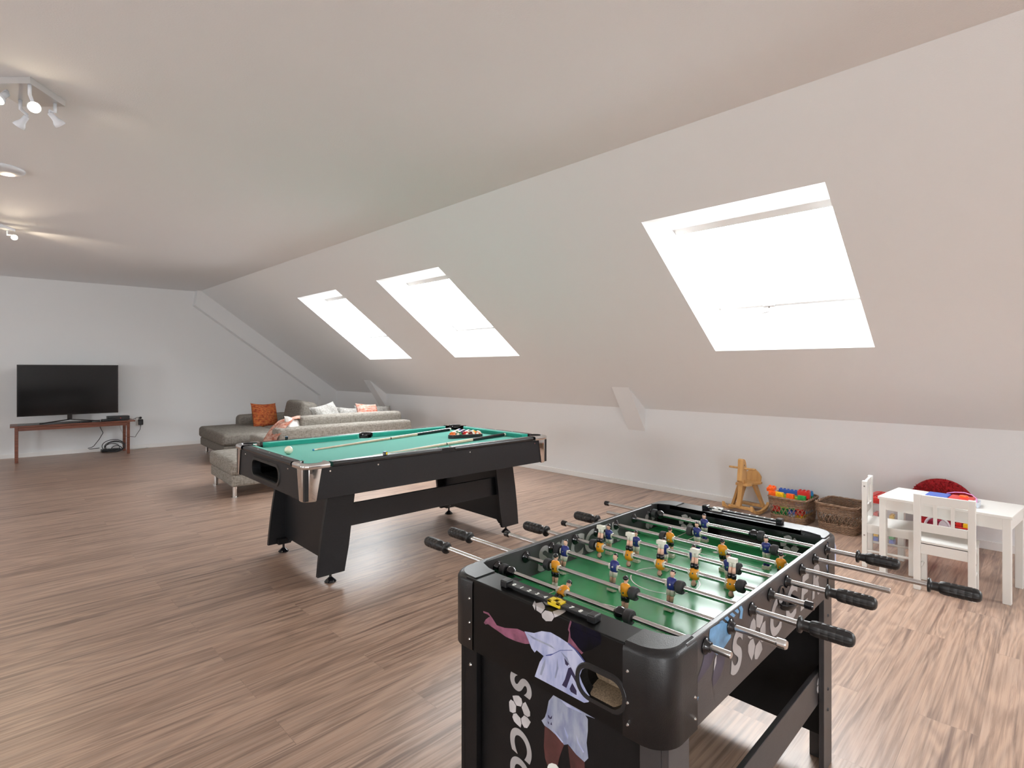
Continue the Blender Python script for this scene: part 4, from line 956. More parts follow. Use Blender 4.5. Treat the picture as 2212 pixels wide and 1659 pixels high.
# triangle rack; its near side runs from (.461,-.008) to (.761,-.128)
A_ = Vector((.452, -.002)); B_ = Vector((.772, -.130)); e1 = (B_ - A_).normalized(); e2 = Vector((-e1.y, e1.x)); Ls = (B_ - A_).length
D_ = 2 * BR + .0004
G0 = (A_ + B_) / 2 - e1 * (2 * D_) + e2 * (BR + .010)
names = {1: 'yellow', 2: 'blue', 3: 'red', 4: 'purple', 5: 'orange', 6: 'green', 7: 'maroon', 8: 'black'}
rows = [[5, 6, 3, 15, 13], [10, 12, 9, 1], [14, 8, 7], [11, 4], [2]]
rown = ['front row of the rack', 'second row of the rack', 'middle row of the rack', 'fourth row of the rack', 'far point of the rack']
posn = {5: ['leftmost', 'second from left', 'central', 'second from right', 'rightmost'], 4: ['leftmost', 'second from left', 'third from left', 'rightmost'], 3: ['left', 'central', 'right'], 2: ['left', 'right'], 1: ['single']}
for r_, row in enumerate(rows):
    for k, num in enumerate(row):
        q = G0 + e1 * (D_ * k + D_ * .5 * r_) + e2 * (D_ * sqrt(3) / 2 * r_)
        cn = names[num - 8 if num > 8 else num] + (' striped' if num > 8 else ' solid')
        ball(num, q.x, q.y, '%s pool ball, %s in the %s' % (cn, posn[len(row)][k], rown[r_]), rot={5: (.2, -.25, 2.2), 6: (1.2, .3, .5), 3: (1.3, .2, 1.5), 13: (.55, .2, .6), 15: (.9, -.6, 1.0)}.get(num))
q0 = G0 + e1 * (2 * D_) + e2 * (D_ * sqrt(3) / 3 * 2 * 1.0)
tri = [(G0), (G0 + e1 * 4 * D_), (G0 + e1 * 2 * D_ + e2 * (D_ * sqrt(3) / 2 * 4))]
def offset_tri(d, n=5):
    out = []; cen = (tri[0] + tri[1] + tri[2]) / 3
    for i in range(3):
        a, b, c = tri[i - 1], tri[i], tri[(i + 1) % 3]
        n1 = Vector(((b - a).y, -(b - a).x)).normalized(); n2 = Vector(((c - b).y, -(c - b).x)).normalized()
        if n1.dot(b - cen) < 0: n1 = -n1; n2 = -n2
        t0 = atan2(n1.y, n1.x); t1 = atan2(n2.y, n2.x)
        while t1 < t0 - pi: t1 += 2 * pi
        while t1 > t0 + pi: t1 -= 2 * pi
        for k in range(n + 1): t = t0 + (t1 - t0) * k / n; out.append(b + Vector((cos(t), sin(t))) * d)
    return out
oi, oo = offset_tri(BR + .001), offset_tri(BR + .010); n = len(oi); z0, z1 = PBED + .0005, PBED + .030
m = MB(); vs = [wp(p.x, p.y, z0) for p in oi] + [wp(p.x, p.y, z0) for p in oo] + [wp(p.x, p.y, z1) for p in oo] + [wp(p.x, p.y, z1) for p in oi]
m.raw(vs, [[j * n + k, j * n + (k + 1) % n, ((j + 1) % 4) * n + (k + 1) % n, ((j + 1) % 4) * n + k] for j in range(4) for k in range(n)])
tag(m.build('triangle_rack', 'black_plastic', loc=wp(.61, .06, PBED)), 'black triangle rack holding the pool balls at the far end of the cloth', 'rack')
def cue(name_label, tip, butt, length, zt_, zb_):
    d = (Vector(butt) - Vector(tip)).normalized(); b = Vector(butt); t = b - d * length
    P = lambda f, zz=None: wp(t.x + (b.x - t.x) * f, t.y + (b.y - t.y) * f, zt_ + (zb_ - zt_) * f)
    root = thing('cue_stick', name_label, 'cue', tuple(P(0)), 0, 'cue sticks lying on the cloth')
    seg_ = lambda name, f0, f1, r0, r1, mm: MB().cyl(P(f0), P(f1), r0, r1, n=16).build(name, mm, root)
    seg_('tip', 0, .006, .0055, .0062, 'b_sky'); seg_('ferrule', .006, .022, .0062, .0066, 'ball_white')
    seg_('shaft', .022, .49, .0066, .0105, 'ivory_wood'); seg_('joint_ring', .49, .4965, .0112, .0112, 'gloss_black'); seg_('forearm', .4965, .70, .0106, .0128, 'ivory_wood')
    seg_('butt', .70, .985, .0128, .0150, 'gloss_black'); seg_('bumper', .985, 1, .0150, .0135, 'ivory')
M['ivory_wood'] = mat('pale_maple', (0.62, 0.50, 0.36), 0.3, var=0.15, vscale=30)
cue('pale wooden cue with black butt, tip pointing at the cue ball', (-.653, .134), (.843, .476), 1.535, PBED + .0062, PBED + .015)
cue('pale wooden cue with black butt, lying close along the near rail by a side pocket', (-.35, -.387), (.941, -.195), 1.44, PBED + .0062, PBED + .015)
def chalk(x, y, rz, label):
    root = thing('chalk_cube', label, 'chalk', tuple(wp(x, y, PZT)), rz, 'chalk cubes on the rails')
    MB().box(-.011, .011, -.011, .011, .0005, .021, bev=.001).build('wrapper', 'gloss_black', root, local=True)
    MB().box(-.0105, .0105, -.0105, .0105, .0211, .0225).build('chalk_face', 'b_sky', root, local=True)
    MB().box(.0111, .0118, -.008, .008, .003, .018).build('paper_label', 'yellow', root, local=True)
_c1 = WP.inverted() @ at_z(832, 980, PZT + .008); _c2 = WP.inverted() @ at_z(619, 947, PZT + .008)
chalk(_c1.x, max(_c1.y, -PWy + .02), -1.1, 'small black and yellow chalk cube on the near rail'); chalk(_c2.x, min(_c2.y, PWy - .02), 1.2, 'small blue and yellow chalk cube on the far rail by the left corner')

# ================================================================== TELEVISION CORNER
BTH = radians(-2.2)
bench = thing('tv_bench', 'low dark red wood bench under the television by the back wall', 'bench', (1.126, 10.80, 0), BTH)
BZ = .535
m = MB(); m.box(-.735, .755, -.255, .235, BZ - .022, BZ - .001, bev=.004); lp(m, 'bench_top', 'mahogany', bench)
m = MB(); m.box(-.655, .655, -.236, .20, BZ - .0008, BZ + .0015); tag(lp(m, 'black_inlay', 'bench_top', bench), 'black inlay of the bench top')
for sx in (-1, 1):
    for sy in (-1, 1):
        m = MB(); x, y = sx * .665, (-.225 if sy < 0 else .20)
        m.box(x - .02, x + .02, y - .02, y + .02, 0, BZ - .022, bev=.003); lp(m, 'leg', 'mahogany', bench)
m = MB(); m.box(-.645, .645, -.236, -.216, BZ - .075, BZ - .022); m.box(-.645, .645, .19, .21, BZ - .075, BZ - .022); m.box(-.675, -.655, -.21, .19, BZ - .075, BZ - .022); m.box(.655, .675, -.21, .19, BZ - .075, BZ - .022); lp(m, 'apron', 'mahogany', bench)
tvl, tvr, tvt, tvb = at_y(36, 789.5, 10.78).x, at_y(255, 790, 10.74).x, 1.425, .655
tv = thing('television', 'large black flat television, switched off, on the low bench', 'television', ((tvl + tvr) / 2, 10.76, BZ + .0015), BTH)
hwv = (tvr - tvl) / 2; z0 = tvb - BZ; z1 = tvt - BZ
def curve_y(u): return .028 * (u / hwv) ** 2 * -1 + .028
m = MB(); N_ = 16; fr_ = []; bk = []
us = [-hwv + 2 * hwv * k / N_ for k in range(N_ + 1)]
vs = [(u, -.020 + curve_y(u), z) for z in (z0, z1) for u in us] + [(u, .020 + curve_y(u), z) for z in (z0, z1) for u in us]; n = N_ + 1
fs = [[k, k + 1, n + k + 1, n + k] for k in range(N_)] + [[2 * n + k, 2 * n + k + 1, 3 * n + k + 1, 3 * n + k] for k in range(N_)] + [[k, k + 1, 2 * n + k + 1, 2 * n + k] for k in range(N_)] + [[n + k, n + k + 1, 3 * n + k + 1, 3 * n + k] for k in range(N_)] + [[0, n, 3 * n, 2 * n], [n - 1, 2 * n - 1, 4 * n - 1, 3 * n - 1]]
m.raw(vs, fs); lp(m, 'cabinet', 'gloss_black', tv)
m = MB(); us = [-hwv + .012 + 2 * (hwv - .012) * k / N_ for k in range(N_ + 1)]
m.raw([(u, -.0212 + curve_y(u), z) for z in (z0 + .016, z1 - .012) for u in us], [[k, k + 1, n + k + 1, n + k] for k in range(N_)], smooth=True); lp(m, 'screen', 'screen', tv)
m = MB(); m.box(-.03, .03, .020, .045, .045, z0 + .10); lp(m, 'stand_neck', 'gloss_black', tv)
for sx in (-1, 1):
    m = MB(); m.prism([(0, -.02), (sx * .33, -.125), (sx * .36, -.125), (sx * .36, -.105), (0, .03)], lambda u, v: (u, v, .004 if abs(u) > .1 else .042), (0, 0, .014)); lp(m, 'stand_foot', 'gloss_black', tv)
Wb = WM[bench]
b = thing('set_top_box', 'black receiver box on the right end of the tv bench', 'receiver', tuple(Wb @ Vector((.56, .03, BZ + .0015))), BTH)
m = MB(); m.box(-.145, .145, -.09, .09, 0, .062, bev=.004); lp(m, 'casing', 'black_plastic', b)
m = MB(); m.box(.02, .03, -.0915, -.0895, .026, .032); lp(m, 'standby_light', 'led', b)
m = MB(); m.box(-.08, .08, -.035, .035, 0, .028, bev=.006); m2 = m.build('adapter_box', 'black_plastic', loc=tuple(Wb @ Vector((.35, -.14, BZ + .0015)))) if False else None
b2 = MB(); b2.box(-.085, .085, -.04, .04, 0, .030, bev=.006); b2.build
o = bpy.data.objects.new('remote_control', b2.mesh('remote_control', 'black_plastic')); C.objects.link(o); o.location = Wb @ Vector((.415, -.135, BZ + .0015)); o.rotation_euler = (0, 0, BTH + .15)
tag(o, 'small flat black box lying in front of the receiver on the bench', 'media box')
b2 = MB(); b2.box(-.075, .075, -.022, .022, 0, .016, bev=.004)
o = bpy.data.objects.new('remote_control', b2.mesh('remote_control', 'black_plastic')); C.objects.link(o); o.location = Wb @ Vector((.13, -.17, BZ + .0015)); o.rotation_euler = (0, 0, BTH + .1)
tag(o, 'slim black remote control lying on the bench below the screen', 'remote control')
# wall socket with plug and power adapter
yw = lambda x: wall_y(x)
sx0 = at_y(300, 912, yw(1.96)).x; WTH = atan2(-.0868, 1)
so = thing('wall_socket', 'white wall socket to the right of the television bench', 'socket', (sx0, yw(sx0) - .001, .40), WTH)
m = MB(); m.box(-.042, .042, -.010, 0, 0, .165, bev=.003); lp(m, 'cover_plate', 'trim', so)
ad_ = thing('power_adapter', 'black power adapter plugged in low on the wall socket', 'adapter', (sx0 + .02, yw(sx0) - .014, .405), WTH)
m = MB(); m.box(-.035, .035, -.055, 0, 0, .095, bev=.008); lp(m, 'body', 'black_plastic', ad_)
m = MB(); m.tube([(0, -.03, 0.002), (-.01, -.03, -.08), (-.06, -.04, -.16), (-.08, -.05, -.20), (-.13, -.06, -.19), (-.22, -.08, -.17)], .004); lp(m, 'cable', 'cable_black', ad_)
pg = thing('plug', 'black mains plug at the top of the wall socket', 'plug', (sx0 + .02, yw(sx0) - .012, .525), WTH)
m = MB(); m.lathe([(.020, 0), (.020, .012), (.012, .032), (0, .034)], (0, 0, 0), (0, -1, 0), 16); lp(m, 'body', 'gloss_black', pg)
m = MB(); m.tube([(0, -.03, 0), (-.05, -.05, .012), (-.20, -.10, -.055), (-.36, -.15, -.10)], .004); lp(m, 'cable', 'cable_black', pg)
# router on the floor with a coil of black cable, white cables by the right legs
cb = at_z(245, 974, 0)
ro = MB(); ro.box(cb.x - .17, cb.x + .09, cb.y - .09, cb.y + .03, 0, .045, bev=.012); o = ro.build('router', 'black_plastic', loc=(cb.x, cb.y, 0)); tag(o, 'flat black router box on the floor under the bench', 'router')
co = MB()
for k, (rx, rz, dx) in enumerate(((.15, .19, 0), (.125, .155, .02), (.10, .13, -.02), (.07, .09, .04), (.14, .17, .015))):
    co.tube([(cb.x - .02 + dx + rx * cos(a), cb.y - .125 - .012 * k + .03 * sin(a), .008 + max(0, rz * (1 + sin(a)) / 2)) for a in [2 * pi * j / 28 for j in range(28)]], .0055, 6, closed=True)
co.tube([(cb.x - .21, cb.y - .02, .512), (cb.x - .18, cb.y - .05, .40), (cb.x - .15, cb.y - .08, .32), (cb.x - .20, cb.y - .08, .22), (cb.x - .27, cb.y - .09, .12), (cb.x - .30, cb.y - .10, .10), (cb.x - .35, cb.y - .1, .09), (cb.x - .33, cb.y - .10, .075), (cb.x - .2, cb.y - .11, .08)], .005, 6)
tag(co.build('cable_coil', 'cable_black'), 'coil of black cable standing in front of the router', 'cable')
wc = MB(); rx_ = at_z(270, 972, 0)
wc.tube([(rx_.x - .10, rx_.y, .50), (rx_.x - .06, rx_.y - .01, .36), (rx_.x - .01, rx_.y - .02, .22), (rx_.x - .05, rx_.y - .03, .13), (rx_.x - .03, rx_.y - .02, .05), (rx_.x + .06, rx_.y - .03, .008), (rx_.x + .22, rx_.y - .05, .006), (rx_.x + .33, rx_.y - .02, .006), (rx_.x + .30, rx_.y + .05, .006), (rx_.x + .15, rx_.y + .04, .006)], .006, 6)
wc.tube([(rx_.x - .02, rx_.y, .45), (rx_.x + .02, rx_.y - .01, .30), (rx_.x + .05, rx_.y - .01, .15), (rx_.x + .0, rx_.y - .02, .10), (rx_.x + .04, rx_.y - .02, .02), (rx_.x + .18, rx_.y - .06, .016), (rx_.x + .27, rx_.y - .06, .014)], .006, 6)
tag(wc.build('white_cables', 'cable_white'), 'tangle of thin white cables trailing to the floor beside the bench leg', 'cable')

# ================================================================== SOFA GROUP
STH = radians(-4.0)
def cushion_box(mb, x0, x1, y0, y1, z0, z1, r=.05, puff=.012):
    b = bmesh.new(); bmesh.ops.create_cube(b, size=1)
    for v in b.verts: v.co = Vector(((x0 + x1) / 2 + v.co.x * (x1 - x0), (y0 + y1) / 2 + v.co.y * (y1 - y0), (z0 + z1) / 2 + v.co.z * (z1 - z0)))
    bmesh.ops.bevel(b, geom=list(b.edges), offset=r, segments=4, affect='EDGES', profile=.5)
    bmesh.ops.subdivide_edges(b, edges=[e for e in b.edges if e.calc_length() > .15], cuts=5, use_grid_fill=True)
    c = Vector(((x0 + x1) / 2, (y0 + y1) / 2, (z0 + z1) / 2)); h = Vector((x1 - x0, y1 - y0, z1 - z0)) / 2
    for v in b.verts:
        q = v.co - c; u = [q[i] / h[i] for i in range(3)]
        for i in range(3):
            j, k = (i + 1) % 3, (i + 2) % 3
            v.co[i] += puff * u[i] * max(0, 1 - u[j] ** 2) * max(0, 1 - u[k] ** 2)
    mb.bm(b, 0, True); return mb
def chrome_leg(root, x, y, h):
    m = MB(); m.lathe([(0, 0), (.036, 0), (.036, .006), (.024, .010), (.024, h), (0, h)], (x, y, 0), (x, y, 1), 20); lp(m, 'leg', 'chrome', root)
ot = thing('ottoman', 'square grey tweed footstool on chrome legs, left of the pool table', 'ottoman', (2.30, 6.52, 0), STH)
chx0, chx1, chy0, chy1 = -.36, .34, -.47, .50
m = MB(); cushion_box(m, chx0 + .015, chx1 - .015, chy0 + .015, chy1 - .015, .115, .245, .03, .0); lp(m, 'base', 'sofa', ot)
m = MB(); cushion_box(m, chx0, chx1, chy0, chy1, .235, .40, .045, .015); lp(m, 'cushion', 'sofa', ot)
for x in (-.30, .27):
    for y in (-.40, .43): chrome_leg(ot, x, y, .125)
sf = thing('sofa', 'wide grey tweed sofa seen from behind, its low back beyond the pool table', 'sofa', (3.63, 7.15, 0), STH)
m = MB(); cushion_box(m, -.90, .95, -.36, .93, .12, .30, .03, 0); lp(m, 'base', 'sofa', sf)
m = MB(); cushion_box(m, -.92, .98, -.42, -.16, .115, .615, .045, .006); lp(m, 'low_back', 'sofa', sf)
m = MB(); cushion_box(m, -.88, .05, -.15, .96, .29, .43, .04, .01); lp(m, 'seat_cushion', 'sofa', sf)
m = MB(); cushion_box(m, .055, .97, -.15, .96, .29, .43, .04, .01); lp(m, 'seat_cushion', 'sofa', sf)
m = MB(); cushion_box(m, -.56, .92, -.235, -.03, .43, .735, .05, .01); lp(m, 'back_cushion', 'sofa', sf)
for x in (-.84, .90):
    for y in (-.36, .85): chrome_leg(sf, x, y, .13)
ch = thing('chaise_sofa', 'long grey tweed chaise sofa with one tall back cushion, facing the television side', 'sofa', (3.35, 9.05, 0), STH)
m = MB(); cushion_box(m, -.76, .80, -.72, .80, .12, .255, .03, 0); lp(m, 'base', 'sofa_dark', ch)
m = MB(); cushion_box(m, -.78, .02, -.74, .82, .25, .425, .05, .012); lp(m, 'seat_cushion', 'sofa_dark', ch)
m = MB(); cushion_box(m, .025, .60, -.70, .80, .25, .415, .05, .012); lp(m, 'seat_cushion', 'sofa_dark', ch)
m = MB(); cushion_box(m, -.20, .85, .70, .93, .25, .575, .06, .01); lp(m, 'armrest', 'sofa_dark', ch)
m = MB(); cushion_box(m, .60, .88, -.72, .80, .12, .62, .05, .01); lp(m, 'low_back', 'sofa_dark', ch)
m = MB(); cushion_box(m, -.06, .20, -.66, .12, .0, .43, .06, .02)
m.v = [Matrix.Translation((.36, 0, .42)) @ Matrix.Rotation(radians(12), 4, 'Y') @ v for v in m.v]; lp(m, 'back_cushion', 'sofa_dark', ch)
for x in (-.68, .78):
    for y in (-.62, .72): chrome_leg(ch, x, y, .13)
def pillow(name, m_, centre, w, h, t, rot, label, group=None, cat='cushion', ears=.10):
    mb = MB(); n = 18; vs = []; fs = []
    for s_ in (1, -1):
        for i in range(n + 1):
            for j in range(n + 1):
                u, v = -1 + 2 * i / n, -1 + 2 * j / n
                f = max(0, (1 - u ** 4) * (1 - v ** 4)) ** .5
                pin = 1 - ears * (1 - u * u) * abs(v) ** 3; pin2 = 1 - ears * (1 - v * v) * abs(u) ** 3
                vs.append(Vector((u * w / 2 * pin2, s_ * t / 2 * f + .008 * sin(5 * u + 3 * v) * f, v * h / 2 * pin)))
        o_ = (0 if s_ == 1 else (n + 1) ** 2)
        for i in range(n):
            for j in range(n): a = o_ + i * (n + 1) + j; fs.append([a, a + 1, a + n + 2, a + n + 1])
    mb.raw(vs, fs, smooth=True)
    o = bpy.data.objects.new(name, mb.mesh(name, m_)); C.objects.link(o); o.location = centre; o.rotation_euler = rot
    return tag(o, label, cat, group)
pillow('throw_pillow', 'pillow_orange', at_y(572, 897.5, 9.30), .50, .42, .14, (radians(-14), radians(3), radians(20)), 'square orange and red tweed cushion standing on the chaise by the armrest')
def on_sofa(px, py, Y): return at_y(px, py, Y)
pillow('throw_pillow', 'pillow_grey', on_sofa(706, 899, 7.72), .46, .40, .15, (radians(-28), radians(-9), radians(15)), 'pale grey cushion with a raised corner behind the sofa back, nearest the tall back cushion')
pillow('throw_pillow', 'pillow_grey', on_sofa(757, 902, 7.80), .44, .34, .14, (radians(-30), radians(6), radians(-12)), 'pale grey cushion in the middle of the row behind the sofa back')
pillow('throw_pillow', 'pillow_coral', on_sofa(795, 895, 7.62), .40, .36, .13, (radians(-25), radians(5), radians(8)), 'coral and white tasselled cushion behind the sofa back')
pillow('throw_pillow', 'pillow_grey', on_sofa(808, 898, 7.98), .66, .36, .16, (radians(-24), radians(3), radians(-3)), 'wide pale grey cushion behind the coral cushion, at the right of the sofa')
pillow('throw_pillow', 'linen', on_sofa(636, 921, 7.02), .30, .24, .10, (radians(-35), radians(20), radians(20)), 'plain white cushion beside the left end of the sofa back')
# coral throw hanging over the left end of the sofa
tw = MB(); pts = [at_y(x, y, Y) for (x, y, Y) in ((655, 903, 7.05), (634, 907, 6.95), (620, 918, 6.88), (611, 931, 6.80), (602, 946, 6.75), (594, 962, 6.75))]
n = 8; vs = []; fs = []
for i, p in enumerate(pts):
    for j in range(n + 1): u = j / n; vs.append(p + Vector((-.02 * u + .012 * sin(9 * u + i), .42 * u, .035 * sin(pi * u) - .05 * u + .012 * sin(6 * u + 2 * i))))
for i in range(len(pts) - 1):
    for j in range(n): a = i * (n + 1) + j; fs.append([a, a + 1, a + n + 2, a + n + 1])
N0 = len(vs); tw.raw(vs + [v + Vector((-.006, 0, -.006)) for v in vs], fs + [[q + N0 for q in f][::-1] for f in fs], smooth=True)
for i in range(0, 26):
    u = i / 25; b0 = pts[-1] + Vector((-.02 * u, .42 * u, -.05 * u)); tw.tube([b0, b0 + Vector((-.004, 0, -.03)), b0 + Vector((-.002, .003, -.06))], .003, 5)
tag(tw.build('throw_blanket', 'throw'), 'coral woollen throw hanging over the left end of the sofa', 'blanket')

# ================================================================== CHILDREN'S CORNER
# low white table
kt = thing('kids_table', 'low white rectangular play table with square legs by the knee wall', 'table', (4.462, .477, 0), radians(-6.1))
tw_, tl_, th_ = .206, .329, .512
m = MB(); m.box(-tw_ - .006, tw_ + .006, -tl_ - .006, tl_ + .006, th_ - .018, th_, bev=.0025); lp(m, 'tabletop', 'white', kt)
for sx in (-1, 1):
    for sy in (-1, 1):
        m = MB(); x, y = sx * (tw_ - .020), sy * (tl_ - .020); m.box(x - .019, x + .019, y - .019, y + .019, 0, th_ - .018, bev=.002); lp(m, 'leg', 'white', kt)
m = MB()
for sx in (-1, 1): m.box(sx * (tw_ - .012) - .008, sx * (tw_ - .012) + .008, -tl_ + .039, tl_ - .039, th_ - .085, th_ - .018)
for sy in (-1, 1): m.box(-tw_ + .039, tw_ - .039, sy * (tl_ - .012) - .008, sy * (tl_ - .012) + .008, th_ - .085, th_ - .018)
lp(m, 'apron', 'white', kt)
def kid_chair(loc, rz, label, w=.295, d=.25):
    t = thing('kids_chair', label, 'chair', loc, rz, 'small white chairs at the play table')
    h, zs = .590, .305; hw_, hd = w / 2, d / 2
    for sy in (-1, 1):
        m = MB(); m.box(-hd, -hd + .030, sy * hw_ - (.036 if sy > 0 else 0), sy * hw_ + (0 if sy > 0 else .036), 0, h, bev=.003); lg = lp(m, 'leg', 'white', t)
        b_ = MB(); yy = sy * hw_
        for z in (.22, h - .035): b_.cyl((-hd + .015, yy - sy * .002, z), (-hd + .015, yy + sy * .0012, z), .006, .005, n=12)
        lp(b_, 'screw', 'steel', lg)
        m = MB(); m.box(hd - .030, hd, sy * (hw_ - .004) - (.034 if sy > 0 else 0), sy * (hw_ - .004) + (0 if sy > 0 else .034), 0, zs - .014, bev=.003); lp(m, 'leg', 'white', t)
        y = sy * (hw_ - .018)
        m = MB(); m.box(-hd + .030, hd - .030, y - .008, y + .008, zs - .068, zs - .014, bev=.001); lp(m, 'side_rail', 'white', t)
        m = MB(); m.cyl((-hd + .02, y, .112), (hd - .02, y, .112), .0085, n=12); lp(m, 'stretcher', 'white', t)
    m = MB(); ns = 10; P0 = []
    xs = [-hd + .006 + (d - .0) * k / ns for k in range(ns + 1)]
    prof = [(x, zs - .010 + .010 * ((k / ns - .45) / .55) ** 2) for k, x in enumerate(xs)]
    poly = prof + [(x, z - .014) for x, z in prof[::-1]]
    m.prism(poly, lambda u, v: (u, -hw_ + .037 if False else -hw_ + .002, v), (0, w - .004, 0)); lp(m, 'seat', 'white', t)
    m = MB(); m.box(-hd + .006, -hd + .022, -hw_ + .036, hw_ - .036, zs - .078, zs - .012, bev=.001); lp(m, 'seat_rail', 'white', t); m = MB(); m.box(hd - .022, hd - .006, -hw_ + .036, hw_ - .036, zs - .068, zs - .014, bev=.001); lp(m, 'seat_rail', 'white', t)
    m = MB(); m.box(-hd + .007, -hd + .023, -hw_ + .036, hw_ - .036, .533, h - .004, bev=.002); lp(m, 'top_rail', 'white', t)
    m = MB(); m.box(-hd + .007, -hd + .023, -hw_ + .036, hw_ - .036, .362, .412, bev=.002); lp(m, 'lower_rail', 'white', t)
    for y in (-.042, .042):
        m = MB(); m.box(-hd + .010, -hd + .020, y - .009, y + .009, .410, .535); lp(m, 'slat', 'white', t)
    return t
kid_chair((4.252, .467, 0), radians(.0), 'small white chair seen from behind, pushed in at the long side of the play table')
kid_chair((4.492, .800, 0), radians(-86), 'small white chair in profile at the left end of the play table', w=.285, d=.29)

# wicker baskets
def basket(name, label, cx, cy, w, d, h, rz, taper):
    root = thing(name, label, 'basket', (cx, cy, 0), rz, 'wicker baskets by the wall')
    def ring(z, off=0.0, n=96):
        f = taper + (1 - taper) * (z / h); W_, D_ = w / 2 * f + off, d / 2 * f + off; R = .055 * f; pts = []
        per = rounded(2 * D_, 2 * W_, R, 8)
        L_ = [0]
        for a, b in zip(per, per[1:] + per[:1]): L_.append(L_[-1] + math.hypot(b[0] - a[0], b[1] - a[1]))
        tot = L_[-1]; out = []; j = 0
        for k in range(n):
            s_ = tot * k / n
            while L_[j + 1] < s_: j += 1
            t = (s_ - L_[j]) / max(1e-9, L_[j + 1] - L_[j]); a, b = per[j], per[(j + 1) % len(per)]
            out.append((a[0] + (b[0] - a[0]) * t, a[1] + (b[1] - a[1]) * t))
        return out
    def offset_pt(q, o_): L_ = math.hypot(*q); return (q[0] * (1 + o_ / L_), q[1] * (1 + o_ / L_))
    z1, z2 = h * .30, h * .68
    for part, (za, zb) in (('woven_base', (.004, z1)), ('woven_band', (z2, h - .012))):
        m = MB(); nz = int((zb - za) / .0068)
        for r_ in range(nz + 1):
            z = za + (zb - za) * r_ / nz; base = ring(z)
            m.tube([(*offset_pt(q, .0030 * (1 if (k // 2 + r_) % 2 else -1)), z) for k, q in enumerate(base)], .0036, 5, closed=True)
        lp(m, part, 'wicker', root)
    m = MB(); n = 34; lo_, hi_ = ring(z1 - .004, 0, n * 2), ring(z2 + .004, 0, n * 2)
    for k in range(0, n * 2, 2):
        for dk in (3, -3):
            a, b = lo_[k], hi_[(k + dk) % (2 * n)]; mid = ((a[0] + b[0]) / 2, (a[1] + b[1]) / 2)
            full = ring((z1 + z2) / 2, .002 if dk > 0 else -.002, n * 4); c_ = full[(2 * k + dk) % (4 * n)]
            m.tube([(*a, z1 - .004), (*c_, (z1 + z2) / 2), (*b, z2 + .004)], .0027, 5)
    lp(m, 'lattice', 'wicker', root)
    m = MB(); base = ring(h)
    for ph in (0, 2 * pi / 3, 4 * pi / 3): m.tube([(*offset_pt(q, .006 * cos(k * .55 + ph)), h - .004 + .006 * sin(k * .55 + ph)) for k, q in enumerate(base)], .0055, 6, closed=True)
    lp(m, 'rim', 'wicker', root)
    m = MB(); base = ring(.006); m.raw([(*offset_pt(q, -.003), .006) for q in base], [list(range(len(base)))]); m.raw([(*offset_pt(q, -.003), .002) for q in base], [list(range(len(base)))]); lp(m, 'bottom', 'wicker', root)
    return root
BK = basket('wicker_basket', 'brown wicker basket full of coloured building blocks, next to the rocking horse', 5.222, 1.655, .325, .350, .225, radians(-3), .86)
BK2 = basket('wicker_basket', 'empty brown wicker basket between the full basket and the white chair', 5.222, 1.262, .330, .350, .232, radians(-7), .84)
# building blocks
BU = .0318
def block_mesh(nx, ny, nz, col):
    m = MB(); hx, hy = nx * BU / 2, ny * BU / 2; hz = BU * .92 * nz
    m.box(-hx + .0004, hx - .0004, -hy + .0004, hy - .0004, 0, hz, bev=.0012)
    for i in range(nx):
        for j in range(ny): m.cyl((-hx + (i + .5) * BU, -hy + (j + .5) * BU, hz), (-hx + (i + .5) * BU, -hy + (j + .5) * BU, hz + .0085), .0098, .0093, n=12)
    return m.mesh('building_block', col)
_bc = {}
def block(nx, ny, nz, col, loc, rot, label, group='toy blocks in the baskets and tubs'):
    k = (nx, ny, nz, col)
    if k not in _bc: _bc[k] = block_mesh(*k)
    o = bpy.data.objects.new('building_block', _bc[k]); C.objects.link(o); o.location = loc; o.rotation_euler = rot
    return tag(o, label, 'toy block', group)
WB_ = WM[BK]
def bl(nx, ny, nz, col, x, y, z, rz, label, rx=0, ry=0):
    p = WB_ @ Vector((x, y, z)); block(nx, ny, nz, col, p, (rx, ry, rz + radians(-3)), label)
cw = {'b_red': 'red', 'b_green': 'green', 'b_blue': 'blue', 'b_white': 'pale blue', 'b_yellow': 'yellow', 'b_orange': 'orange', 'b_lime': 'lime', 'b_sky': 'azure'}
# lower layers seen through the lattice (front side is -x)
lay = [['b_red', 'b_green', 'b_blue', 'b_yellow'], ['b_green', 'b_green', 'b_white', 'b_yellow'], ['b_red', 'b_green', 'b_blue', 'b_red'], ['b_red', 'b_lime', 'b_green', 'b_red'], ['b_orange', 'b_yellow', 'b_red', 'b_blue']]
posw = ['leftmost', 'second from left', 'third from left', 'rightmost']
layw = ['on the bottom of the full basket', 'second layer of the full basket', 'in the middle layer of the full basket', 'in the fourth layer of the full basket', 'just below the rim of the full basket']
for r_, row in enumerate(lay):
    for k, col in enumerate(row):
        bl(2, 2, 1, col, -.098 + .002 * r_, .095 - .064 * k, .009 + .0385 * r_, (r_ * 3 + k) % 3 * .03 - .03, '%s block, %s at the lattice, %s' % (cw[col], posw[k], layw[r_]))
for r_ in range(5):
    for k in range(2): bl(4, 4, 1, ['b_blue', 'b_red', 'b_green', 'b_yellow', 'b_sky'][(r_ + 2 * k) % 5], .035, .068 - .135 * k, .008 + .0385 * r_, 0, '%s square block deep in the full basket, %s side, layer %s' % (cw[['b_blue', 'b_red', 'b_green', 'b_yellow', 'b_sky'][(r_ + 2 * k) % 5]], ('left', 'right')[k], ('one', 'two', 'three', 'four', 'five')[r_]))
zt = .2015
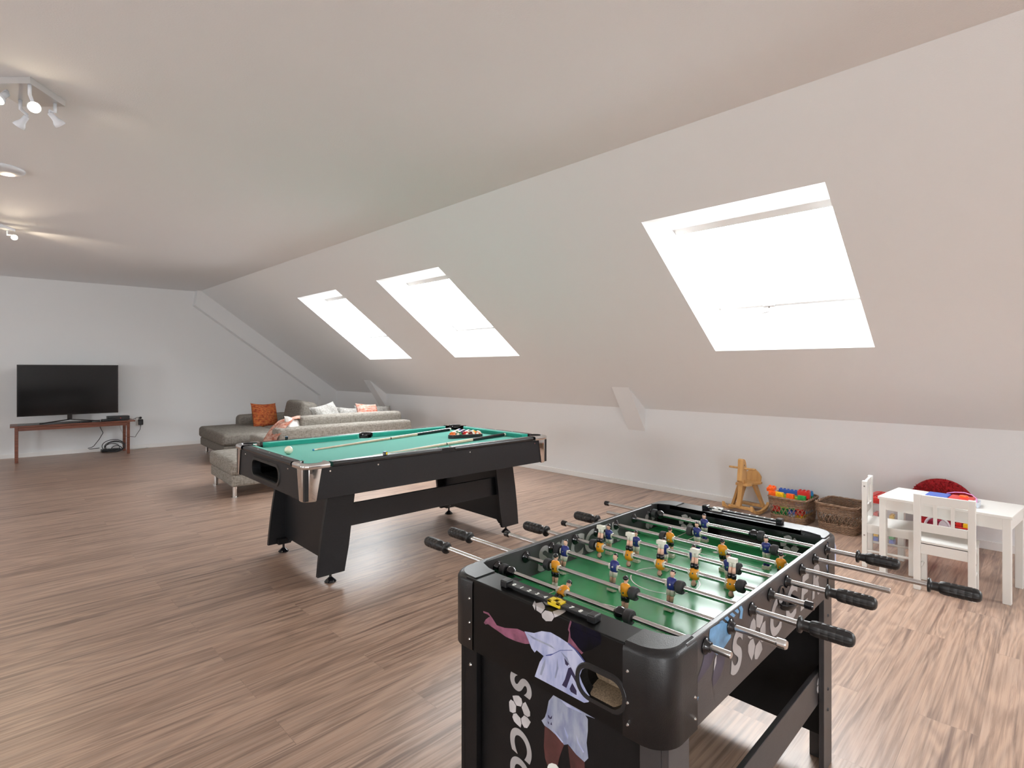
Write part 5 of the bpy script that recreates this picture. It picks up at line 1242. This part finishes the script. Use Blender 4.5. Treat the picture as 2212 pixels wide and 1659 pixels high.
# a row of joined blocks along the front rim with studs toward the viewer, and loose ones behind
for k, (col, n_) in enumerate((('b_orange', 2), ('b_yellow', 3), ('b_orange', 3), ('b_green', 4))):
    y0 = .130 - [0, .060, .150, .245][k]; bl(n_ if False else 2, 2, 1, col, -.125, y0 - .010, zt + .033, 0, '%s block with studs facing out, %s in the row along the front rim' % (cw[col], posw[k]), ry=-pi / 2)
bl(2, 8, 1, 'b_lime', -.070, .005, zt, 0, 'long lime green block lying behind the front row in the full basket')
bl(2, 2, 1, 'b_orange', -.115, .140, zt + .066, 0, 'orange block on the left front corner of the full basket', ry=-.3)
bl(1, 6, 2, 'b_blue', -.010, .020, zt + .012, .0, 'long blue block on top of the heap in the full basket')
bl(2, 3, 2, 'b_red', -.050, -.110, zt + .031, .15, 'red sloping block at the right front of the full basket')
bl(2, 2, 1, 'b_green', .090, -.100, zt, .2, 'green block at the back right of the full basket')
bl(2, 2, 1, 'b_sky', .090, -.105, zt + .030, .3, 'azure block on top of the green one at the back right of the full basket')

# rocking horse (faces the camera side, -x)
rh = thing('rocking_horse', 'small wooden rocking horse with a handle bar, left of the full basket', 'rocking horse', (5.215, 2.075, 0), radians(-4))
def plank(name, poly, y0, y1, parent=rh, bev=0):
    m = MB(); m.prism(poly, lambda u, v: (u, y0, v), (0, y1 - y0, 0)); return lp(m, name, 'beech', parent)
for sy in (-1, 1):
    y = sy * .135; m = MB(); top = []; bot = []
    for k in range(25):
        u = -.165 + .345 * k / 24; f = (u - .01) / .175; z = .010 + .048 * abs(f) ** 2.4
        hk = .034 if abs(f) < .72 else .034 + .0
        bot.append((u, z)); top.append((u, z + .026 + (.020 * max(0, abs(f) - .80) / .2 if u < 0 else .010 * max(0, abs(f) - .8) / .2)))
    m.prism(bot + top[::-1], lambda u, v: (u, y - .013, v), (0, .026, 0)); lp(m, 'rocker', 'beech', rh)
def legshape(name, p0, p1, wdt, th):                   # a leg leaning between two points, board section
    a, b = Vector(p0), Vector(p1); d = (b - a).normalized(); u = Vector((1, 0, 0)); u = (u - d * u.dot(d)).normalized(); v = d.cross(u); m = MB()
    rings = []
    for t, f in ((0, .85), (.25, .9), (.5, 1.0), (.75, 1.35), (1, 1.5)):
        c = a + (b - a) * t; rings.append([c + u * (sx * wdt * f / 2) + v * (sy * th / 2) for sx, sy in ((-1, -1), (1, -1), (1, 1), (-1, 1))])
    m.loft(rings, smooth=False); return lp(m, name, 'beech', rh)
for sy in (-1, 1):
    if sy > 0: legshape('leg', (-.020, .120, .040), (-.020, .040, .272), .040, .022)
    legshape('leg', (.125, sy * .120, .040), (.085, sy * .045, .262), .042, .022)
m = MB(); m.box(-.100, -.070, -.118, .118, .045, .068, bev=.002); lp(m, 'cross_bar', 'beech', rh); m = MB(); m.box(.100, .150, -.122, .122, .045, .066, bev=.002); lp(m, 'cross_bar', 'beech', rh)
m = MB(); m.prism([(-.085, -.055), (-.03, -.075), (.03, -.055), (.10, -.095), (.155, -.090), (.165, 0), (.155, .090), (.10, .095), (.03, .055), (-.03, .075), (-.085, .055)], lambda u, v: (u, v, .262), (0, 0, .018)); lp(m, 'seat', 'beech', rh)
m = MB(); m.prism([(-.080, .282), (.080, .282), (.082, .325), (.055, .362), (.015, .392), (-.015, .392), (-.055, .362), (-.082, .325)], lambda u, v: (.138 + (v - .282) * .18, u, v), (.016, 0, 0)); lp(m, 'backrest', 'beech', rh)
legshape('leg', (-.092, .020, .064), (-.058, .0, .330), .040, .040)
hd = plank('head', [(-.055, .255), (-.020, .255), (-.018, .34), (-.022, .42), (-.035, .475), (-.055, .505), (-.085, .515), (-.102, .505), (-.104, .470), (-.108, .420), (-.118, .350), (-.122, .315), (-.112, .298), (-.092, .296), (-.080, .312), (-.066, .318), (-.060, .290)], -.023, .023)
m = MB()
for sy in (-1, 1): m.cyl((-.070, sy * .023, .455), (-.070, sy * .0245, .455), .006, n=12)
lp(m, 'eye', 'black_plastic', hd)
m = MB(); m.lathe([(0, 0), (.009, .001), (.010, .004), (.010, .246), (.009, .249), (0, .25)], (-.068, -.125, .425), (-.068, 1, .425), 14); lp(m, 'handle_bar', 'beech', rh)

# drawing toy on the table
TW_ = WM[kt]
dt = thing('drawing_toy', 'blue and red magnetic drawing board toy lying on the play table', 'toy', tuple(TW_ @ Vector((-.055, -.012, th_))), radians(-6.1) + radians(3))
m = MB(); m.prism(rounded(.145, .300, .035, 8), lambda u, v: (u, v, .001), (0, 0, .030)); lp(m, 'body', 'b_white', dt)
m = MB(); m.box(-.076, .066, -.002, .112, .004, .042, bev=.006); tag(lp(m, 'blue_half', 'b_blue', dt), 'blue half of the toy')
m = MB(); m.box(-.076, .066, -.122, -.004, .004, .042, bev=.006); tag(lp(m, 'red_half', 'b_red', dt), 'red half of the toy')
m = MB(); m.box(-.0775, -.0755, -.09, .03, .020, .025); m.lathe([(0, 0), (.014, 0), (.012, .010), (0, .012)], (-.074, .045, .024), (-1, .045, .024), 14); lp(m, 'slider', 'b_orange', dt)
m = MB(); m.lathe([(.024, 0), (.022, .010), (0, .013)], (.02, -.07, .041), (.02, -.07, 1), 18); lp(m, 'knob', 'b_orange', dt)
m = MB(); m.tube([(.05, .02, .046), (.05, -.02, .060), (.045, -.07, .066), (.03, -.11, .060), (.0, -.135, .046), (-.04, -.14, .035), (-.066, -.135, .012)], .0032, 6); lp(m, 'pen_cord', 'pink', dt)

# clear tub with a red lid, filled with blocks
tb = thing('toy_tub', 'clear plastic tub of toy blocks with a bright red lid, behind the play table', 'tub', (5.130, .930, 0), radians(-4))
tx, ty, tz = .135, .095, .335
m = MB()
lo_, hi_ = rounded(2 * tx * .86, 2 * ty * .86, .025, 5), rounded(2 * tx, 2 * ty, .03, 5); n = len(lo_)
m.raw([(*q, .004) for q in lo_] + [(*q, tz) for q in hi_], [list(range(n))] + [[k, (k + 1) % n, n + (k + 1) % n, n + k] for k in range(n)], smooth=False); lp(m, 'tub_body', 'clear', tb)
m = MB(); m.prism(rounded(2 * tx + .03, 2 * ty + .03, .035, 6), lambda u, v: (u, v, tz), (0, 0, .022))
m.prism(rounded(2 * tx + .012, 2 * ty + .012, .03, 6), lambda u, v: (u, v, tz - .022), (0, 0, .022))
for k in range(7): m.box(-tx + .03, tx - .03, -ty + .030 + k * .0215, -ty + .038 + k * .0215, tz + .022, tz + .028)
lp(m, 'lid', 'b_red', tb)
WT = WM[tb]; rr = random.Random(3); tubc = ['b_blue', 'b_sky', 'b_white', 'b_red', 'b_yellow', 'b_red']
for r_ in range(6):
    for k in range(3):
        col = [['b_blue', 'b_red', 'b_blue'], ['b_yellow', 'b_sky', 'b_green'], ['b_white', 'b_green', 'b_white'], ['b_green', 'b_white', 'b_sky'], ['b_red', 'b_yellow', 'b_red'], ['b_red', 'b_red', 'b_yellow']][r_][k]
        p = WT @ Vector((-.080, .052 - .052 * k, .008 + .0385 * r_)); block(2, 1, 1, col, p, (0, 0, rr.uniform(-.06, .06)), '%s block in the clear tub, %s column, layer %s up' % (cw[col], ('left', 'middle', 'right')[k], ('one', 'two', 'three', 'four', 'five', 'six')[r_]))
# red plush cushion like a flower leaning on the wall
fc = thing('flower_cushion', 'round red fluffy cushion with a white-dotted black centre, leaning on the wall', 'cushion', (5.27, .60, .0), 0)
R_ = .205; Xf = Matrix.Translation((5.315, .610, .315)) @ Matrix.Rotation(radians(-12), 4, 'Y') @ Matrix.Rotation(radians(-90), 4, 'Y')
m = MB(); m.lathe([(0, .045), (R_ * .5, .05), (R_ * .8, .045), (R_ * .97, .02), (R_, -.005), (R_ * .95, -.035), (R_ * .5, -.055), (0, -.055)], (0, 0, 0), (0, 0, 1), 40, sharp=False)
rr = random.Random(5)
for k in range(620):
    a = rr.uniform(0, 2 * pi); r0 = rr.uniform(.55, 1.0) * R_; b0 = Vector((r0 * cos(a), r0 * sin(a), .05 - .03 * max(0, (r0 / R_ - .75) / .25)))
    t = b0 + Vector((cos(a) * rr.uniform(.006, .022), sin(a) * rr.uniform(.006, .022), rr.uniform(.0, .016) * (1.2 - r0 / R_))); s_ = Vector((-sin(a), cos(a), 0)) * .006
    m.raw([b0 - s_, b0 + s_, t], [[0, 1, 2]])
m.v = [Xf @ v for v in m.v]; m.build('plush_ring', 'red_fur', fc)
m = MB(); cushion_box(m, 5.150, 5.400, .530, .765, 0, .215, .05, .012); m.build('plush_seat', 'red_fur', fc)
m = MB(); m.lathe([(R_ * .56, .049), (R_ * .50, .060), (R_ * .25, .068), (0, .070)], (0, 0, 0), (0, 0, 1), 32, sharp=False)
m.v = [Xf @ v for v in m.v]; cen = m.build('plush_centre', 'black_fur', fc)
m = MB()
for k in range(90):
    r0 = R_ * .52 * sqrt((k + .5) / 90); a = k * 2.39996; m.sphere((r0 * cos(a), r0 * sin(a), .066 - .012 * (r0 / R_)), .0032, u=6, v=4)
m.v = [Xf @ v for v in m.v]; d_ = m.build('dots', 'line', cen); d_['kind'] = 'stuff'
# red toy crate and a lilac bag behind the table
rc = thing('toy_crate', 'small red crate of red and yellow blocks at the wall, right of the crimson bag', 'crate', (5.190, .470, 0), radians(-4))
m = MB(); a, b, h_ = .085, .050, .26
lo_, hi_, hi2, li = rounded(2 * a * .92, 2 * b * .92, .02, 5), rounded(2 * a, 2 * b, .022, 5), rounded(2 * a - .008, 2 * b - .008, .02, 5), rounded(2 * a * .92 - .008, 2 * b * .92 - .008, .018, 5); n = len(lo_)
m.raw([(*q, .0) for q in lo_] + [(*q, h_ - .06) for q in hi_] + [(*q, h_ - .06) for q in hi2] + [(*q, .006) for q in li], [list(range(n))] + [[j * n + k, j * n + (k + 1) % n, (j + 1) * n + (k + 1) % n, (j + 1) * n + k] for j in range(3) for k in range(n)] + [[3 * n + k for k in range(n)]]); lp(m, 'crate_body', 'maroon', rc)
m = MB(); m.tube([(*q, h_ - .06) for q in hi_], .006, 8, closed=True); lp(m, 'rim', 'b_red', rc)
WR = WM[rc]
for r_ in range(6):
    for k in range(2):
        col = [('b_red', 'b_red'), ('b_yellow', 'b_red'), ('b_red', 'b_blue'), ('b_red', 'b_yellow'), ('b_yellow', 'b_red'), ('b_red', 'b_yellow')][r_][k]
        p = WR @ Vector((-.038, .020 - .040 * k, .008 + .0385 * r_)); block(2, 2 if False else 1, 1, col, p, (0, 0, 0), '%s block in the small red crate, %s side, layer %s up' % (cw[col], ('left', 'right')[k], ('one', 'two', 'three', 'four', 'five', 'six')[r_]))
bg = thing('toy_bag', 'small crimson bag with a pale rounded trim behind the play table', 'bag', (5.085, .600, 0), radians(-8))
m = MB(); cushion_box(m, -.035, .035, -.085, .085, 0, .235, .03, .008); lp(m, 'bag_body', 'maroon', bg)
m = MB(); arc = [(-.044, .075 * cos(a), .190 + .080 * sin(a)) for a in [pi * k / 16 for k in range(17)]]
m.tube([(-.044, .075, .03)] + arc + [(-.044, -.075, .03)], .009, 8); lp(m, 'pale_trim', 'lilac', bg)
m = MB(); m.prism([(-.040 + .034 * cos(a), .20 + .055 * sin(a)) for a in [pi * k / 10 for k in range(11)]] + [(-.075, .06), (-.010, .06)], lambda u, v: (-.043, u, v), (-.004, 0, 0)); lp(m, 'front_patch', 'lilac', bg)

# ================================================================== CEILING LAMPS
def aim(d):
    d = Vector(d).normalized(); return d.to_track_quat('-Z', 'Y').to_matrix().to_4x4()
def spot_head(root, base, lamp, d, power, lit='bulb', size=radians(75)):
    """stem from the plate at base to the joint, then a bell-shaped enamel head whose mouth looks along d; lamp: mouth centre"""
    base, lamp, d = Vector(base), Vector(lamp), Vector(d).normalized()
    sc_ = .78; back = lamp - d * .085 * sc_; m = MB()
    m.tube([base, base + Vector((0, 0, -.045)), back + Vector((0, 0, .012)), back], .008, 8); st = m.build('stem', 'lamp_white', root)
    h = MB(); h.lathe([(r_ * sc_, h_ * sc_) for r_, h_ in ((0, -.004), (.017, 0), (.018, .03), (.020, .045), (.030, .062), (.036, .085), (.034, .086), (.028, .066), (0, .060))], back, back + d, 24, sharp=False); ho = h.build('spot_head', 'lamp_white', root)
    l = MB(); l.lathe([(.031 * sc_, .079 * sc_), (0, .080 * sc_)], back, back + d, 24); l.build('lens', lit, ho)
    ld = bpy.data.lights.new('halogen', 'SPOT'); ld.energy = power; ld.color = (1.0, .80, .58); ld.spot_size = size; ld.spot_blend = .7; ld.shadow_soft_size = .03
    lo = bpy.data.objects.new('halogen', ld); C.objects.link(lo); lo.matrix_world = Matrix.Translation(lamp + d * .012) @ aim(d)
c0 = Vector((.118, 3.662, 2.745))
a1, a2 = (Vector((.347, 3.674, 0)) - Vector((.198, 3.497, 0))).normalized(), (Vector((.188, 3.833, 0)) - Vector((.347, 3.674, 0))).normalized()
cl = thing('ceiling_spotlight', 'square nickel ceiling plate with four white halogen spots, nearest the camera', 'ceiling light', (c0.x, c0.y, 2.775), 0)
m = MB(); P1 = Vector((.198, 3.497, 0)); P2 = Vector((.347, 3.674, 0)); P3 = Vector((.188, 3.833, 0)); P4 = P1 + P3 - P2
m.prism([(P1.x, P1.y), (P2.x, P2.y), (P3.x, P3.y), (P4.x, P4.y)], lambda u, v: (u, v, 2.742), (0, 0, .0325)); m.build('plate', 'lamp_plate', cl)
toward = (Vector((0, 0, 1.36)) - Vector((.21, 3.5, 2.64))).normalized()
q = lambda x, y, z: at_z(x, y, z)
spot_head(cl, q(64, 184, 2.742), q(74, 232, 2.650), toward + Vector((.05, 0, -.08)), 12, 'bulb', radians(50))
spot_head(cl, q(119, 224, 2.742), q(131, 271, 2.645), (.62, .25, -.62), 25, 'bulb', radians(60))
spot_head(cl, q(44, 216, 2.742), q(40, 273, 2.645), (-.45, .45, -.75), 30, 'bulb')
spot_head(cl, q(-25, 205, 2.742), q(-5, 215, 2.66), (-.5, -.4, -.75), 25, 'bulb', radians(60))
# second fitting farther back, cut by the picture's edge: a slim bar with spots
c2 = q(5, 491, 2.760); c2b = q(26, 498, 2.760)
cl2 = thing('ceiling_spotlight', 'slim white ceiling bar with halogen spots farther back, near the television end', 'ceiling light', (c2.x, c2.y, 2.775), 0)
dd = (c2b - c2).normalized(); nn = Vector((-dd.y, dd.x, 0)) * .03
A0 = c2b - dd * .62
m = MB(); m.prism([((c2b + nn).x, (c2b + nn).y), ((c2b - nn).x, (c2b - nn).y), ((A0 - nn).x, (A0 - nn).y), ((A0 + nn).x, (A0 + nn).y)], lambda u, v: (u, v, 2.75), (0, 0, .0245)); m.build('bar', 'lamp_white', cl2)
lq = q(31, 513, 2.655); spot_head(cl2, c2b - dd * .06 - Vector((0, 0, .012)), lq, Vector((0, 0, .3)) - lq, 30)
lq2 = q(-4, 513, 2.655); spot_head(cl2, c2b - dd * .26 - Vector((0, 0, .012)), lq2, (.85, .40, .07), 14, 'bulb', radians(50))
spot_head(cl2, c2b - dd * .46 - Vector((0, 0, .012)), c2b - dd * .5 - Vector((0, .02, .10)), (-.5, .3, -.7), 40)
# flat round detector
dcn = q(2, 367, 2.76); dt_ = thing('smoke_detector', 'flat white round detector on the ceiling at the left edge', 'smoke detector', (dcn.x, dcn.y, 2.775), 0)
m = MB(); m.lathe([(.128, 0), (.130, .004), (.126, .016), (.105, .024), (0, .027)], (0, 0, 0), (0, 0, -1), 40, sharp=False); lp(m, 'cover', 'lamp_white', dt_)
m = MB(); m.lathe([(.118, -.0005), (.118, .0005)], (0, 0, 0), (0, 0, -1), 30); lp(m, 'base_ring', 'trim', dt_)
